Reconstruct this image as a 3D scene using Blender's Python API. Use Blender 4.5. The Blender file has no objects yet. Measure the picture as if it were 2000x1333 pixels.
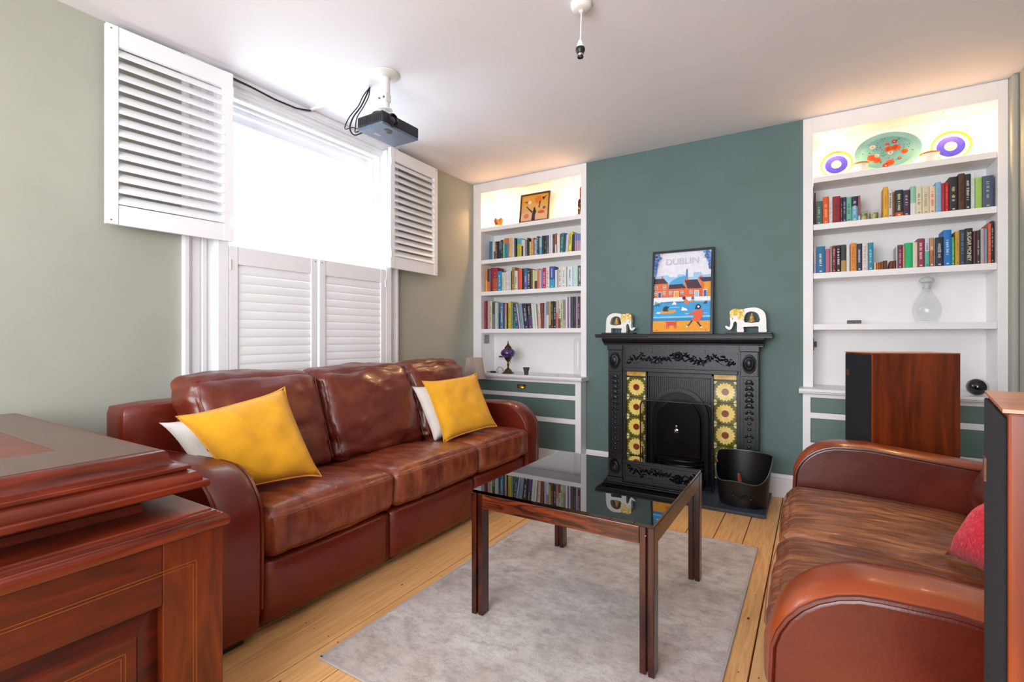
import bpy, bmesh, math, random
from mathutils import Vector, Matrix, noise
R = math.radians
random.seed(7)
SC = bpy.context.scene
COL = SC.collection

# ------------------------------------------------------------------ camera, sky, large lights, exposure
F, CX, CY, HC, CEIL = 960.0, 1000.0, 658.0, 1.16, 2.70
YAW = math.atan(590 / 960); CA, SA = math.cos(YAW), math.sin(YAW)
cam = bpy.data.cameras.new('camera'); cam.sensor_width = 36; cam.lens = 36 * F / 2000
cam.shift_y = -8.5 / 2000; cam.clip_start = 0.02
co = bpy.data.objects.new('camera', cam); COL.objects.link(co)
co.location = (0, 0, HC); co.rotation_euler = (R(90), 0, YAW)
SC.camera = co
vs = SC.view_settings
vs.view_transform = 'Standard'; vs.look = 'None'; vs.gamma = 1.0; vs.exposure = 0.62; vs.use_curve_mapping = False
w = bpy.data.worlds.new('sky'); SC.world = w; w.use_nodes = True
w.node_tree.nodes['Background'].inputs[0].default_value = (0.86, 0.93, 1.0, 1)
w.node_tree.nodes['Background'].inputs[1].default_value = 1.7
SC.cycles.max_bounces = 10; SC.cycles.diffuse_bounces = 6; SC.cycles.caustics_reflective = False; SC.cycles.caustics_refractive = False

def area(name, loc, rot, sx, sy, power, color):
    l = bpy.data.lights.new(name, 'AREA'); l.shape = 'RECTANGLE'; l.size = sx; l.size_y = sy
    l.energy = power; l.color = color
    o = bpy.data.objects.new(name, l); COL.objects.link(o); o.location = loc; o.rotation_euler = rot
    return o
area('window_daylight', (-3.85, 2.15, 2.3), (0, R(-90), 0), 1.5, 1.9, 52, (0.86, 0.93, 1.0))
area('bay_daylight', (-0.9, -1.62, 1.55), (R(90), 0, 0), 2.6, 1.7, 92, (0.95, 0.975, 1.0))

def at(px, py, x=None, y=None, z=None, d=None):
    "point of the place seen at a measured direction, on the plane x, y or z"
    u = (px - CX) / F; v = (CY - py) / F
    r = (-SA + u * CA, CA + u * SA, v)
    t = x / r[0] if x is not None else y / r[1] if y is not None else (z - HC) / r[2] if z is not None else d
    return Vector((r[0] * t, r[1] * t, HC + r[2] * t))

# ------------------------------------------------------------------ materials
def lin(h):
    h = h.lstrip('#'); h = ''.join(q * 2 for q in h) if len(h) == 3 else h; c = [int(h[i:i + 2], 16) / 255 for i in (0, 2, 4)]
    return tuple((x / 12.92 if x <= .04045 else ((x + .055) / 1.055) ** 2.4) for x in c) + (1,)
MC = {}
def mat(name, col, rough=.5, metal=0, var=0.0, vscale=8, stretch=(1, 1, 1), bump=0, bscale=60, col2=None, coat=0, ior=None,
        trans=0, alpha=1, emit=0, ecol=None, spec=None, sheen=0, contrast=(.35, .65), detail=4, dist=0):
    if name in MC: return MC[name]
    m = bpy.data.materials.new(name); m.use_nodes = True; MC[name] = m
    nt = m.node_tree; b = nt.nodes['Principled BSDF']; L = nt.links.new
    c = lin(col) if isinstance(col, str) else col
    b.inputs['Base Color'].default_value = c
    b.inputs['Roughness'].default_value = rough; b.inputs['Metallic'].default_value = metal
    if coat: b.inputs['Coat Weight'].default_value = coat; b.inputs['Coat Roughness'].default_value = .12
    if ior: b.inputs['IOR'].default_value = ior
    if trans: b.inputs['Transmission Weight'].default_value = trans
    if alpha < 1: b.inputs['Alpha'].default_value = alpha
    if spec is not None: b.inputs['Specular IOR Level'].default_value = spec
    if sheen: b.inputs['Sheen Weight'].default_value = sheen
    if emit: b.inputs['Emission Strength'].default_value = emit; b.inputs['Emission Color'].default_value = lin(ecol) if ecol else c
    tc = None
    def coords():
        nonlocal tc
        if tc is None:
            tc = nt.nodes.new('ShaderNodeTexCoord'); mp = nt.nodes.new('ShaderNodeMapping')
            mp.inputs['Scale'].default_value = stretch; L(tc.outputs['Object'], mp.inputs[0]); tc = mp
        return tc.outputs[0]
    if var or col2:
        n = nt.nodes.new('ShaderNodeTexNoise'); n.inputs['Scale'].default_value = vscale; n.inputs['Detail'].default_value = detail
        n.inputs['Distortion'].default_value = dist
        L(coords(), n.inputs['Vector'])
        cr = nt.nodes.new('ShaderNodeValToRGB')
        if col2: c2 = lin(col2) if isinstance(col2, str) else col2; c1 = c
        else:
            c1 = tuple(x * (1 - var) for x in c[:3]) + (1,); c2 = tuple(min(1, x * (1 + var)) for x in c[:3]) + (1,)
        cr.color_ramp.elements[0].color = c1; cr.color_ramp.elements[1].color = c2
        cr.color_ramp.elements[0].position = contrast[0]; cr.color_ramp.elements[1].position = contrast[1]
        L(n.outputs['Fac'], cr.inputs[0]); L(cr.outputs[0], b.inputs['Base Color'])
    if bump:
        n2 = nt.nodes.new('ShaderNodeTexNoise'); n2.inputs['Scale'].default_value = bscale; n2.inputs['Detail'].default_value = 3
        L(coords(), n2.inputs['Vector'])
        bp = nt.nodes.new('ShaderNodeBump'); bp.inputs['Strength'].default_value = bump; bp.inputs['Distance'].default_value = .01
        L(n2.outputs['Fac'], bp.inputs['Height']); L(bp.outputs[0], b.inputs['Normal'])
    return m

M = dict(
 sage=mat('sage_wall_paint', '#a8a99e', .75, var=.03, vscale=3),
 green=mat('dark_green_wall_paint', '#5a7270', .6, var=.05, vscale=3),
 ceil=mat('ceiling_paint', '#eae9ee', .8, var=.015, vscale=2, bump=.03, bscale=140),
 white=mat('white_satin_paint', '#eaeaee', .4, var=.012, vscale=5),
 shut=mat('white_shutter_paint', '#f4f4f7', .4, var=.01, vscale=6),
 shelfw=mat('white_shelf_paint', '#efedee', .45, var=.015, vscale=6),
 drawer=mat('grey_green_drawer_paint', '#5b736f', .5, var=.04, vscale=5),
 brass=mat('brass', '#c9963c', .25, 1, var=.1, vscale=30),
 chrome=mat('chrome', '#c8c8cc', .12, 1, var=.03, vscale=20),
 steel=mat('brushed_steel', '#8f8a84', .35, .9, var=.08, vscale=30, stretch=(1, 1, 12)),
 iron=mat('black_cast_iron', '#0e0f18', .36, .05, var=.15, vscale=14, bump=.12, bscale=120),
 ironmatt=mat('black_iron_inside', '#0c0c10', .6, .1, var=.2, vscale=12),
 ironplate=mat('black_glossy_iron_plate', '#08090c', .25, 0, var=.2, vscale=8),
 slate=mat('slate_hearth', '#343c48', .5, var=.15, vscale=9, bump=.1, bscale=40),
 pine0=mat('pine_board_warm', '#e6b47a', .4, col2='#cb8f54', vscale=5, stretch=(14, 1, 14), contrast=(.4, .75), dist=.8, bump=.05, bscale=20),
 pine1=mat('pine_board_light', '#e9bb84', .4, col2='#d59c60', vscale=5, stretch=(12, .9, 12), contrast=(.35, .75), dist=1.0, bump=.05, bscale=20),
 pine2=mat('pine_board_pale', '#e6b67c', .4, col2='#d0975a', vscale=4, stretch=(16, .8, 16), contrast=(.4, .8), dist=.6, bump=.05, bscale=20),
 knot=mat('dark_pine_knot', '#5a3418', .5, var=.3, vscale=90),
 gap=mat('dark_floor_gap', '#3a2817', .8, var=.2, vscale=20),
 rug=None,
 leather=None, leather2=None, seatworn=None,
 seam=mat('leather_stitching', '#8a4a30', .5, var=.2, vscale=200),
 darkfoot=mat('dark_stained_foot', '#2a1d15', .4, var=.2, vscale=20),
 mustard=mat('mustard_linen', '#e5a30f', .85, var=.07, vscale=9, bump=.35, bscale=350, sheen=.2),
 linen=mat('off_white_linen', '#dcd7d0', .85, var=.04, vscale=12, bump=.3, bscale=300, sheen=.2),
 red=mat('red_chenille', '#c40c2c', .9, col2='#e63850', vscale=60, contrast=(.5, .7), bump=.7, bscale=110, sheen=.15),
 chest=mat('polished_rosewood', '#2e0905', .36, col2='#681f08', vscale=3.0, stretch=(3, .9, 7), contrast=(.3, .75), dist=1.2),
 chestm=mat('polished_rosewood_moulding', '#43120a', .3, col2='#87321a', vscale=3.0, stretch=(3, .9, 7), contrast=(.3, .75), dist=1.2),
 chestv=mat('polished_rosewood_upright', '#350c05', .34, col2='#7c300a', vscale=4.0, stretch=(5, 5, .8), contrast=(.25, .8), dist=1.2),
 chesttop=mat('rosewood_lid', '#4c2a20', .28, col2='#64392b', vscale=5.0, stretch=(1, 7, 5), contrast=(.3, .8), dist=.5, coat=.25),
 inlay=mat('pale_wood_inlay', '#8a4c1c', .3, var=.1, vscale=40),
 tablewood=mat('rosewood_table', '#200805', .25, col2='#55200d', vscale=4, stretch=(5, 5, 1), contrast=(.35, .8), dist=1.5, coat=.3),
 tablerail=mat('rosewood_rail', '#1c0a06', .25, col2='#7a3216', vscale=6, stretch=(1, 1, 9), contrast=(.35, .75), dist=1.5, coat=.3),
 spwood=mat('cherry_veneer', '#401103', .38, col2='#87360c', vscale=3.2, stretch=(5, 5, .6), contrast=(.3, .72), dist=1.0),
 sptop=mat('cherry_veneer_top', '#a05a38', .35, col2='#b8744e', vscale=5, stretch=(1, 6, 1), coat=.2),
 grille=mat('navy_black_grille_cloth', '#080c16', .9, var=.25, vscale=400, bump=.4, bscale=600),
 blackpl=mat('black_plastic', '#17171b', .4, var=.1, vscale=60),
 projdark=mat('projector_charcoal', '#25242c', .45, var=.2, vscale=90, bump=.2, bscale=250),
 projbase=mat('projector_grey_underside', '#5f7188', .35, var=.05, vscale=10),
 projlens=mat('projector_lens_glass', '#050507', .05, coat=1, var=.1, vscale=9),
 whitepl=mat('white_plastic', '#e9e8e6', .35, var=.01, vscale=20),
 cable=mat('black_cable', '#15161c', .5, var=.1, vscale=60),
 paper=mat('book_pages', '#e6dfcd', .9, var=.06, vscale=300, stretch=(1, 1, .02)),
 glass=mat('clear_glass', '#ffffff', .02, trans=1, ior=1.3, var=0),
 bronze=mat('antique_bronze', '#5d4a30', .4, .85, var=.4, vscale=40, bump=.3, bscale=90),
 mosaic=mat('purple_mosaic_glass', '#3a1428', .2, col2='#4a3490', vscale=30, contrast=(.45, .6), coat=.6),
 charcoalcup=mat('charcoal_ceramic', '#3c3e42', .5, var=.1, vscale=40),
 shade=mat('taupe_pleated_fabric', '#b3a59b', .85, var=.08, vscale=30, stretch=(1, 1, .1)),
 cream=mat('white_resin', '#eceae4', .35, var=.03, vscale=20),
 gold=mat('gold_leaf', '#c9a044', .35, .7, col2='#e6d8a4', vscale=80, contrast=(.45, .6), bump=.5, bscale=140),
 bell=mat('brass_bell', '#d8a560', .35, .5, var=.1, vscale=30),
 bucket=mat('black_enamel_bucket', '#07070a', .38, 0, var=.2, vscale=10, bump=.05, bscale=50),
 rimm=mat('worn_bucket_rim', '#5c6068', .4, .6, var=.2, vscale=50),
 brush=mat('fire_lighter_wood', '#a34a30', .7, var=.2, vscale=40),
 frameblk=mat('black_picture_frame', '#191b22', .4, var=.1, vscale=30),
 framebrn=mat('dark_wood_picture_frame', '#4a3120', .4, var=.2, vscale=30),
 tileolive=mat('olive_tile_glaze', '#4f4a16', .15, coat=.5, col2='#6f7226', vscale=60),
 tileyel=mat('yellow_tile_glaze', '#e3c25a', .15, coat=.5, col2='#efd98a', vscale=25),
 tilebrn=mat('brown_tile_glaze', '#7c3208', .15, coat=.5, var=.1, vscale=60),
 tilepale=mat('pale_tile_glaze', '#e6e0a0', .15, coat=.5, var=.05, vscale=60),
 tilestrip=mat('amber_tile_glaze', '#c98f34', .15, coat=.5, col2='#e6c476', vscale=14),
 mint=mat('mint_tray_enamel', '#6a9ca0', .7, spec=.1, var=.05, vscale=12),
 mintrim=mat('mint_tray_rim', '#7cacac', .7, spec=.1, var=.05, vscale=12),
 purple=mat('purple_glaze', '#2c2c9c', .75, spec=.1, var=.15, vscale=60),
 rimgold=mat('gold_glaze_rim', '#b8902c', .7, spec=.1, var=.2, vscale=60),
 lampglow=mat('lit_lamp', '#fff1d0', .4, emit=14, ecol='#ffe2b0', var=.01),
 orb=mat('black_gloss_orb', '#141821', .06, .5, coat=1, var=.1, vscale=6),
 wick=mat('candle_wax', '#c9bd8a', .4, col2='#7d8a50', vscale=30, contrast=(.45, .6)),
 amberglass=mat('patterned_brown_bottle', '#2a0f08', .2, col2='#c98a5a', vscale=30, contrast=(.52, .6), coat=.6),
 outside=mat('pale_outdoor_ground', '#c8ccd0', .9, var=.05, vscale=2),
)
def leather(name, a, b, wear, ws=5, lo=.5, hi=.8, rough=.34, st=(1, 1, 1), wr=1.0):
    m = mat(name, a, rough, col2=b, vscale=2.2, contrast=(.3, .7), coat=.15)
    nt = m.node_tree; L = nt.links.new; bs = nt.nodes['Principled BSDF']
    base = bs.inputs['Base Color'].links[0].from_socket
    tc = nt.nodes.new('ShaderNodeTexCoord'); mp = nt.nodes.new('ShaderNodeMapping'); mp.inputs['Scale'].default_value = st
    L(tc.outputs['Object'], mp.inputs[0])
    n = nt.nodes.new('ShaderNodeTexNoise'); n.inputs['Scale'].default_value = ws; n.inputs['Detail'].default_value = 6; n.inputs['Distortion'].default_value = .6
    L(mp.outputs[0], n.inputs['Vector'])
    cr = nt.nodes.new('ShaderNodeValToRGB'); cr.color_ramp.elements[0].position = lo; cr.color_ramp.elements[1].position = hi
    L(n.outputs['Fac'], cr.inputs[0])
    mx = nt.nodes.new('ShaderNodeMix'); mx.data_type = 'RGBA'; mx.inputs[7].default_value = lin(wear)
    L(cr.outputs[0], mx.inputs[0]); L(base, mx.inputs[6]); L(mx.outputs[2], bs.inputs['Base Color'])
    v = nt.nodes.new('ShaderNodeTexVoronoi'); v.inputs['Scale'].default_value = 260; L(tc.outputs['Object'], v.inputs['Vector'])
    n3 = nt.nodes.new('ShaderNodeTexNoise'); n3.inputs['Scale'].default_value = 9; n3.inputs['Detail'].default_value = 5; L(mp.outputs[0], n3.inputs['Vector'])
    b1 = nt.nodes.new('ShaderNodeBump'); b1.inputs['Strength'].default_value = .05; b1.inputs['Distance'].default_value = .003
    b2 = nt.nodes.new('ShaderNodeBump'); b2.inputs['Strength'].default_value = .35 * wr; b2.inputs['Distance'].default_value = .02
    L(v.outputs['Distance'], b1.inputs['Height']); L(n3.outputs['Fac'], b2.inputs['Height']); L(b1.outputs[0], b2.inputs['Normal']); L(b2.outputs[0], bs.inputs['Normal'])
    return m
M['leather'] = leather('chestnut_leather', '#5c1e14', '#6e2918', '#95502c', 4, .5, .85)
M['leatherflat'] = leather('chestnut_leather_flat', '#5e170c', '#6e2010', '#7c2c16', 3, .55, .9, wr=.25)
M['seat1'] = leather('chestnut_leather_seat', '#64241a', '#7a3220', '#9a5230', 6, .42, .75, st=(1, 2.2, 1), wr=1.2)
M['leather2'] = leather('tan_leather', '#7c2c0e', '#964014', '#ac5824', 3, .5, .9, wr=.3)  # arm-top orange: wear, plus light from above painted into the colour
M['leather2shade'] = leather('tan_leather_shaded', '#481006', '#581a0a', '#6e2812', 3, .5, .9, wr=.3)  # dark copy of the tan leather, shade of the arm sides painted in
M['seatworn'] = leather('worn_brown_leather_seat', '#5c2c1c', '#763e24', '#a4663a', 7, .45, .7, .42, st=(1, 4.5, 1), wr=1.6)

def rugmat():
    m = mat('distressed_rug_pile', '#d2ccc8', .95, col2='#b4aaa6', vscale=3.5, contrast=(.35, .7), detail=9, dist=.4, bump=.3, bscale=300)
    nt = m.node_tree; L = nt.links.new; bs = nt.nodes['Principled BSDF']; base = bs.inputs['Base Color'].links[0].from_socket
    tc = nt.nodes.new('ShaderNodeTexCoord'); mp = nt.nodes.new('ShaderNodeMapping'); mp.inputs['Scale'].default_value = (1, 1.5, 1); L(tc.outputs['Object'], mp.inputs[0])
    n = nt.nodes.new('ShaderNodeTexNoise'); n.inputs['Scale'].default_value = 12; n.inputs['Detail'].default_value = 10; n.inputs['Roughness'].default_value = .82; L(mp.outputs[0], n.inputs['Vector'])
    cr = nt.nodes.new('ShaderNodeValToRGB'); cr.color_ramp.elements[0].position = .44; cr.color_ramp.elements[1].position = .62; L(n.outputs['Fac'], cr.inputs[0])
    mul = nt.nodes.new('ShaderNodeMath'); mul.operation = 'MULTIPLY'; mul.inputs[1].default_value = .7; L(cr.outputs[0], mul.inputs[0])
    mx = nt.nodes.new('ShaderNodeMix'); mx.data_type = 'RGBA'; mx.inputs[7].default_value = lin('#8d8484'); L(mul.outputs[0], mx.inputs[0]); L(base, mx.inputs[6])
    n4 = nt.nodes.new('ShaderNodeTexNoise'); n4.inputs['Scale'].default_value = 2.1; n4.inputs['Detail'].default_value = 8
    mp2 = nt.nodes.new('ShaderNodeMapping'); mp2.inputs['Location'].default_value = (5, 9, 0); L(tc.outputs['Object'], mp2.inputs[0]); L(mp2.outputs[0], n4.inputs['Vector'])
    cr4 = nt.nodes.new('ShaderNodeValToRGB'); cr4.color_ramp.elements[0].position = .55; cr4.color_ramp.elements[1].position = .72; L(n4.outputs['Fac'], cr4.inputs[0])
    m4 = nt.nodes.new('ShaderNodeMath'); m4.operation = 'MULTIPLY'; m4.inputs[1].default_value = .4; L(cr4.outputs[0], m4.inputs[0])
    mx2 = nt.nodes.new('ShaderNodeMix'); mx2.data_type = 'RGBA'; mx2.inputs[7].default_value = lin('#a08c72'); L(m4.outputs[0], mx2.inputs[0]); L(mx.outputs[2], mx2.inputs[6]); L(mx2.outputs[2], bs.inputs['Base Color'])
    return m
M['rug'] = rugmat()
M['rugedge'] = mat('rug_binding', '#b0a8a8', .95, var=.08, vscale=200)
def facing_glass(name, tint, power, lo, k, rough=.012):
    "thin pane: tinted see-through with a mirror share that grows towards grazing view"
    m = bpy.data.materials.new(name); m.use_nodes = True; nt = m.node_tree; nt.nodes.clear(); L = nt.links.new
    o = nt.nodes.new('ShaderNodeOutputMaterial'); g = nt.nodes.new('ShaderNodeBsdfGlossy'); g.inputs['Roughness'].default_value = rough
    t = nt.nodes.new('ShaderNodeBsdfTransparent'); t.inputs['Color'].default_value = tint
    f = nt.nodes.new('ShaderNodeLayerWeight'); f.inputs['Blend'].default_value = .5
    pw = nt.nodes.new('ShaderNodeMath'); pw.operation = 'POWER'; pw.inputs[1].default_value = power; L(f.outputs['Facing'], pw.inputs[0])
    ma = nt.nodes.new('ShaderNodeMath'); ma.operation = 'MULTIPLY_ADD'; ma.inputs[1].default_value = k; ma.inputs[2].default_value = lo; L(pw.outputs[0], ma.inputs[0])
    mx = nt.nodes.new('ShaderNodeMixShader'); L(ma.outputs[0], mx.inputs[0]); L(t.outputs[0], mx.inputs[1]); L(g.outputs[0], mx.inputs[2]); L(mx.outputs[0], o.inputs[0])
    return m
M['tglass'] = facing_glass('smoked_table_glass', (.16, .13, .12, 1), 2.6, .05, .8)
def thinglass(name, tint=(.97, .98, .98, 1)): return facing_glass(name, tint, 3.5, .03, .6)
M['pane'] = thinglass('window_pane_glass')
M['thin'] = facing_glass('thin_clear_glass', (.985, .99, .995, 1), 4.5, .015, .4)
def meshmat():
    m = bpy.data.materials.new('fireguard_gauze'); m.use_nodes = True; nt = m.node_tree; nt.nodes.clear(); L = nt.links.new
    o = nt.nodes.new('ShaderNodeOutputMaterial'); t = nt.nodes.new('ShaderNodeBsdfTransparent')
    n = nt.nodes.new('ShaderNodeTexNoise'); n.inputs['Scale'].default_value = 5
    cr = nt.nodes.new('ShaderNodeValToRGB'); cr.color_ramp.elements[0].color = (.5, .5, .52, 1); cr.color_ramp.elements[1].color = (.6, .6, .62, 1)
    L(n.outputs['Fac'], cr.inputs[0]); L(cr.outputs[0], t.inputs[0]); L(t.outputs[0], o.inputs[0])
    return m
M['gauze'] = meshmat()
def cmat(h, rough=.55):
    return mat('colour_' + h.strip('#'), h, rough, var=.05, vscale=40)

# ------------------------------------------------------------------ mesh helpers
class MB:
    def __init__(s): s.v = []; s.f = []; s.m = []; s.cur = 0
    def add(s, vs, fs, mi=None):
        o = len(s.v); s.v += [tuple(v) for v in vs]; s.f += [tuple(i + o for i in f) for f in fs]; s.m += [s.cur if mi is None else mi] * len(fs); return s
    def box(s, x0, x1, y0, y1, z0, z1, mi=None, T=None):
        vs = [Vector((x, y, z)) for z in (z0, z1) for y in (y0, y1) for x in (x0, x1)]
        if T: vs = [T @ v for v in vs]
        return s.add(vs, [(0, 2, 3, 1), (4, 5, 7, 6), (0, 1, 5, 4), (2, 6, 7, 3), (0, 4, 6, 2), (1, 3, 7, 5)], mi)
    def lathe(s, prof, c=(0, 0, 0), n=24, sx=1, sy=1, mi=None, T=None, close=True):
        vs = []; k = len(prof)
        for i in range(n):
            a = 2 * math.pi * i / n
            for r, z in prof: vs.append(Vector((c[0] + r * math.cos(a) * sx, c[1] + r * math.sin(a) * sy, c[2] + z)))
        if T: vs = [T @ v for v in vs]
        fs = []
        for i in range(n):
            j = (i + 1) % n
            for q in range(k - 1): fs.append((i * k + q, j * k + q, j * k + q + 1, i * k + q + 1))
        if close:
            if prof[0][0] > 1e-5: fs.append(tuple(i * k for i in range(n))[::-1])
            if prof[-1][0] > 1e-5: fs.append(tuple(i * k + k - 1 for i in range(n)))
        return s.add(vs, fs, mi)
    def tube(s, pts, r, n=8, closed=False, mi=None):
        pts = [Vector(p) for p in pts]; N = len(pts); vs = []; prev = None
        for i, p in enumerate(pts):
            a = pts[(i - 1) % N] if (closed or i > 0) else p; b = pts[(i + 1) % N] if (closed or i < N - 1) else p
            t = (b - a).normalized()
            if prev is None: prev = t.orthogonal().normalized()
            nrm = (prev - t * prev.dot(t)).normalized(); prev = nrm; bi = t.cross(nrm)
            rr = r[i] if isinstance(r, (list, tuple)) else r
            for k in range(n):
                an = 2 * math.pi * k / n; vs.append(p + (nrm * math.cos(an) + bi * math.sin(an)) * rr)
        fs = []
        for i in range(N if closed else N - 1):
            j = (i + 1) % N
            for k in range(n): fs.append((i * n + k, i * n + (k + 1) % n, j * n + (k + 1) % n, j * n + k))
        if not closed: fs.append(tuple(range(n))[::-1]); fs.append(tuple((N - 1) * n + k for k in range(n)))
        return s.add(vs, fs, mi)
    def prism(s, poly, fn, d0, d1, mi=None):
        "poly: list of (a,b); fn(a,b,d) -> point; closed solid between d0 and d1"
        n = len(poly); vs = [fn(a, b, d0) for a, b in poly] + [fn(a, b, d1) for a, b in poly]
        fs = [tuple(range(n)), tuple(range(n, 2 * n))[::-1]] + [(i, i + n, (i + 1) % n + n, (i + 1) % n) for i in range(n)]
        return s.add(vs, fs, mi)
    def sphere(s, c, r, n=12, sz=1, mi=None, T=None):
        m = max(4, n // 2)
        prof = [(max(0, r * math.sin(math.pi * i / m)), -r * sz * math.cos(math.pi * i / m)) for i in range(m + 1)]
        prof[0] = (0, prof[0][1]); prof[-1] = (0, prof[-1][1])
        return s.lathe(prof, c, n, mi=mi, T=T, close=False)
    def build(s, name, mats, parent=None, smooth=False, bevel=0, seg=2, recalc=True):
        me = bpy.data.meshes.new(name); me.from_pydata(s.v, [], s.f)
        if not isinstance(mats, (list, tuple)): mats = [mats]
        for mm in mats: me.materials.append(mm)
        for p, mi in zip(me.polygons, s.m): p.material_index = mi
        bm = bmesh.new(); bm.from_mesh(me); bmesh.ops.remove_doubles(bm, verts=bm.verts, dist=1e-5)
        if recalc: bmesh.ops.recalc_face_normals(bm, faces=bm.faces)
        bm.to_mesh(me); bm.free()
        if smooth:
            me.polygons.foreach_set('use_smooth', [True] * len(me.polygons))
            if smooth != 'full':
                try: me.set_sharp_from_angle(angle=R(40))
                except Exception: pass
        o = bpy.data.objects.new(name, me); COL.objects.link(o)
        if bevel:
            b = o.modifiers.new('edge', 'BEVEL'); b.width = bevel; b.segments = seg; b.limit_method = 'ANGLE'; b.angle_limit = R(40)
        if parent:
            o.parent = parent; o.matrix_parent_inverse = (Matrix.Translation(parent.location) @ parent.rotation_euler.to_matrix().to_4x4()).inverted() if parent.type == 'EMPTY' else Matrix()
        return o
def part(mb, name, mats, parent, **k):
    "parts are given in world coordinates; the parent chain's placement is undone"
    o = mb.build(name, mats, None, **k); o.parent = parent
    p = parent; W = Matrix()
    chain = []
    while p is not None: chain.append(p); p = p.parent
    for q in reversed(chain): W = W @ q.matrix_parent_inverse @ q.matrix_basis
    o.matrix_parent_inverse = W.inverted()
    return o
def thing(name, label, cat, loc=(0, 0, 0), group=None):
    o = bpy.data.objects.new(name, None); COL.objects.link(o); o.empty_display_size = .05
    o.location = loc; o['label'] = label; o['category'] = cat
    if group: o['group'] = group
    return o
def tag(o, label, cat, group=None, kind=None):
    if kind: o['kind'] = kind
    if label: o['label'] = label; o['category'] = cat
    if group: o['group'] = group
    return o
def struct(mb, name, m, parent=None, **k):
    if parent: return part(mb, name, m, parent, **k)
    o = mb.build(name, m, None, **k); o['kind'] = 'structure'; return o
def sroot(name, loc=(0, 0, 0)):
    o = bpy.data.objects.new(name, None); COL.objects.link(o); o.location = loc; o['kind'] = 'structure'; return o
def copy_tree(o, parent=None):
    c = o.copy(); COL.objects.link(c)
    if parent: c.parent = parent
    for ch in list(o.children): copy_tree(ch, c)
    return c
def lettering(txt, size, m, M4, parent, name='lettering', ext=.0003, align='CENTER'):
    cu = bpy.data.curves.new('t', 'FONT'); cu.body = txt; cu.size = size; cu.extrude = ext; cu.align_x = align; cu.align_y = 'CENTER'
    to = bpy.data.objects.new('t', cu); COL.objects.link(to)
    dg = bpy.context.evaluated_depsgraph_get(); me = bpy.data.meshes.new_from_object(to.evaluated_get(dg)); bpy.data.objects.remove(to)
    me.materials.clear(); me.materials.append(m); me.transform(M4)
    o = bpy.data.objects.new(name, me); COL.objects.link(o); o.parent = parent
    W = Matrix(); chain = []; p = parent
    while p is not None: chain.append(p); p = p.parent
    for q in reversed(chain): W = W @ q.matrix_parent_inverse @ q.matrix_basis
    o.matrix_parent_inverse = W.inverted()
    return o
def puffy(c, h, r=.05, bulge=(0, 0, 0), n=16, wr=0, ws=6, seed=0, fn=None, stretch=(1, 1, 1)):
    "rounded, bulging cushion body"
    mb = MB(); h = Vector(h); c = Vector(c)
    for ax in range(3):
        for sg in (-1, 1):
            vs = []; fs = []
            for i in range(n + 1):
                for j in range(n + 1):
                    a = math.sin((i / n - .5) * math.pi * .92) / math.sin(.46 * math.pi); b = math.sin((j / n - .5) * math.pi * .92) / math.sin(.46 * math.pi)
                    p = [0, 0, 0]; p[ax] = sg; p[(ax + 1) % 3] = a; p[(ax + 2) % 3] = b
                    q = Vector((p[0] * h.x, p[1] * h.y, p[2] * h.z))
                    inner = Vector([max(-(h[k] - r), min(h[k] - r, q[k])) for k in range(3)])
                    dv = q - inner
                    q2 = inner + (dv.normalized() * r if dv.length > 1e-9 else dv)
                    for k in range(3):
                        e = 1.0
                        for l in range(3):
                            if l != k: e *= max(0, 1 - (q[l] / h[l]) ** 2)
                        q2[k] += math.copysign(bulge[k] * e ** .7, p[k]) * (abs(q2[k]) / h[k]) if abs(p[k]) > .01 else 0
                    if wr:
                        s = Vector((q2.x * stretch[0], q2.y * stretch[1], q2.z * stretch[2])) * ws + Vector((seed * 3.1, seed * 1.7, seed))
                        nn = .6 * noise.noise(s) + 1.1 * (.25 - abs(noise.noise(s * 1.3 + Vector((4, 4, 4))))) + .35 * noise.noise(s * 2.6)
                        q2 += (q2.normalized()) * nn * wr
                    q2 = c + q2
                    vs.append(fn(q2) if fn else q2)
            for i in range(n):
                for j in range(n):
                    k = i * (n + 1) + j; fs.append((k, k + 1, k + n + 2, k + n + 1))
            mb.add(vs, fs)
    return mb
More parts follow.
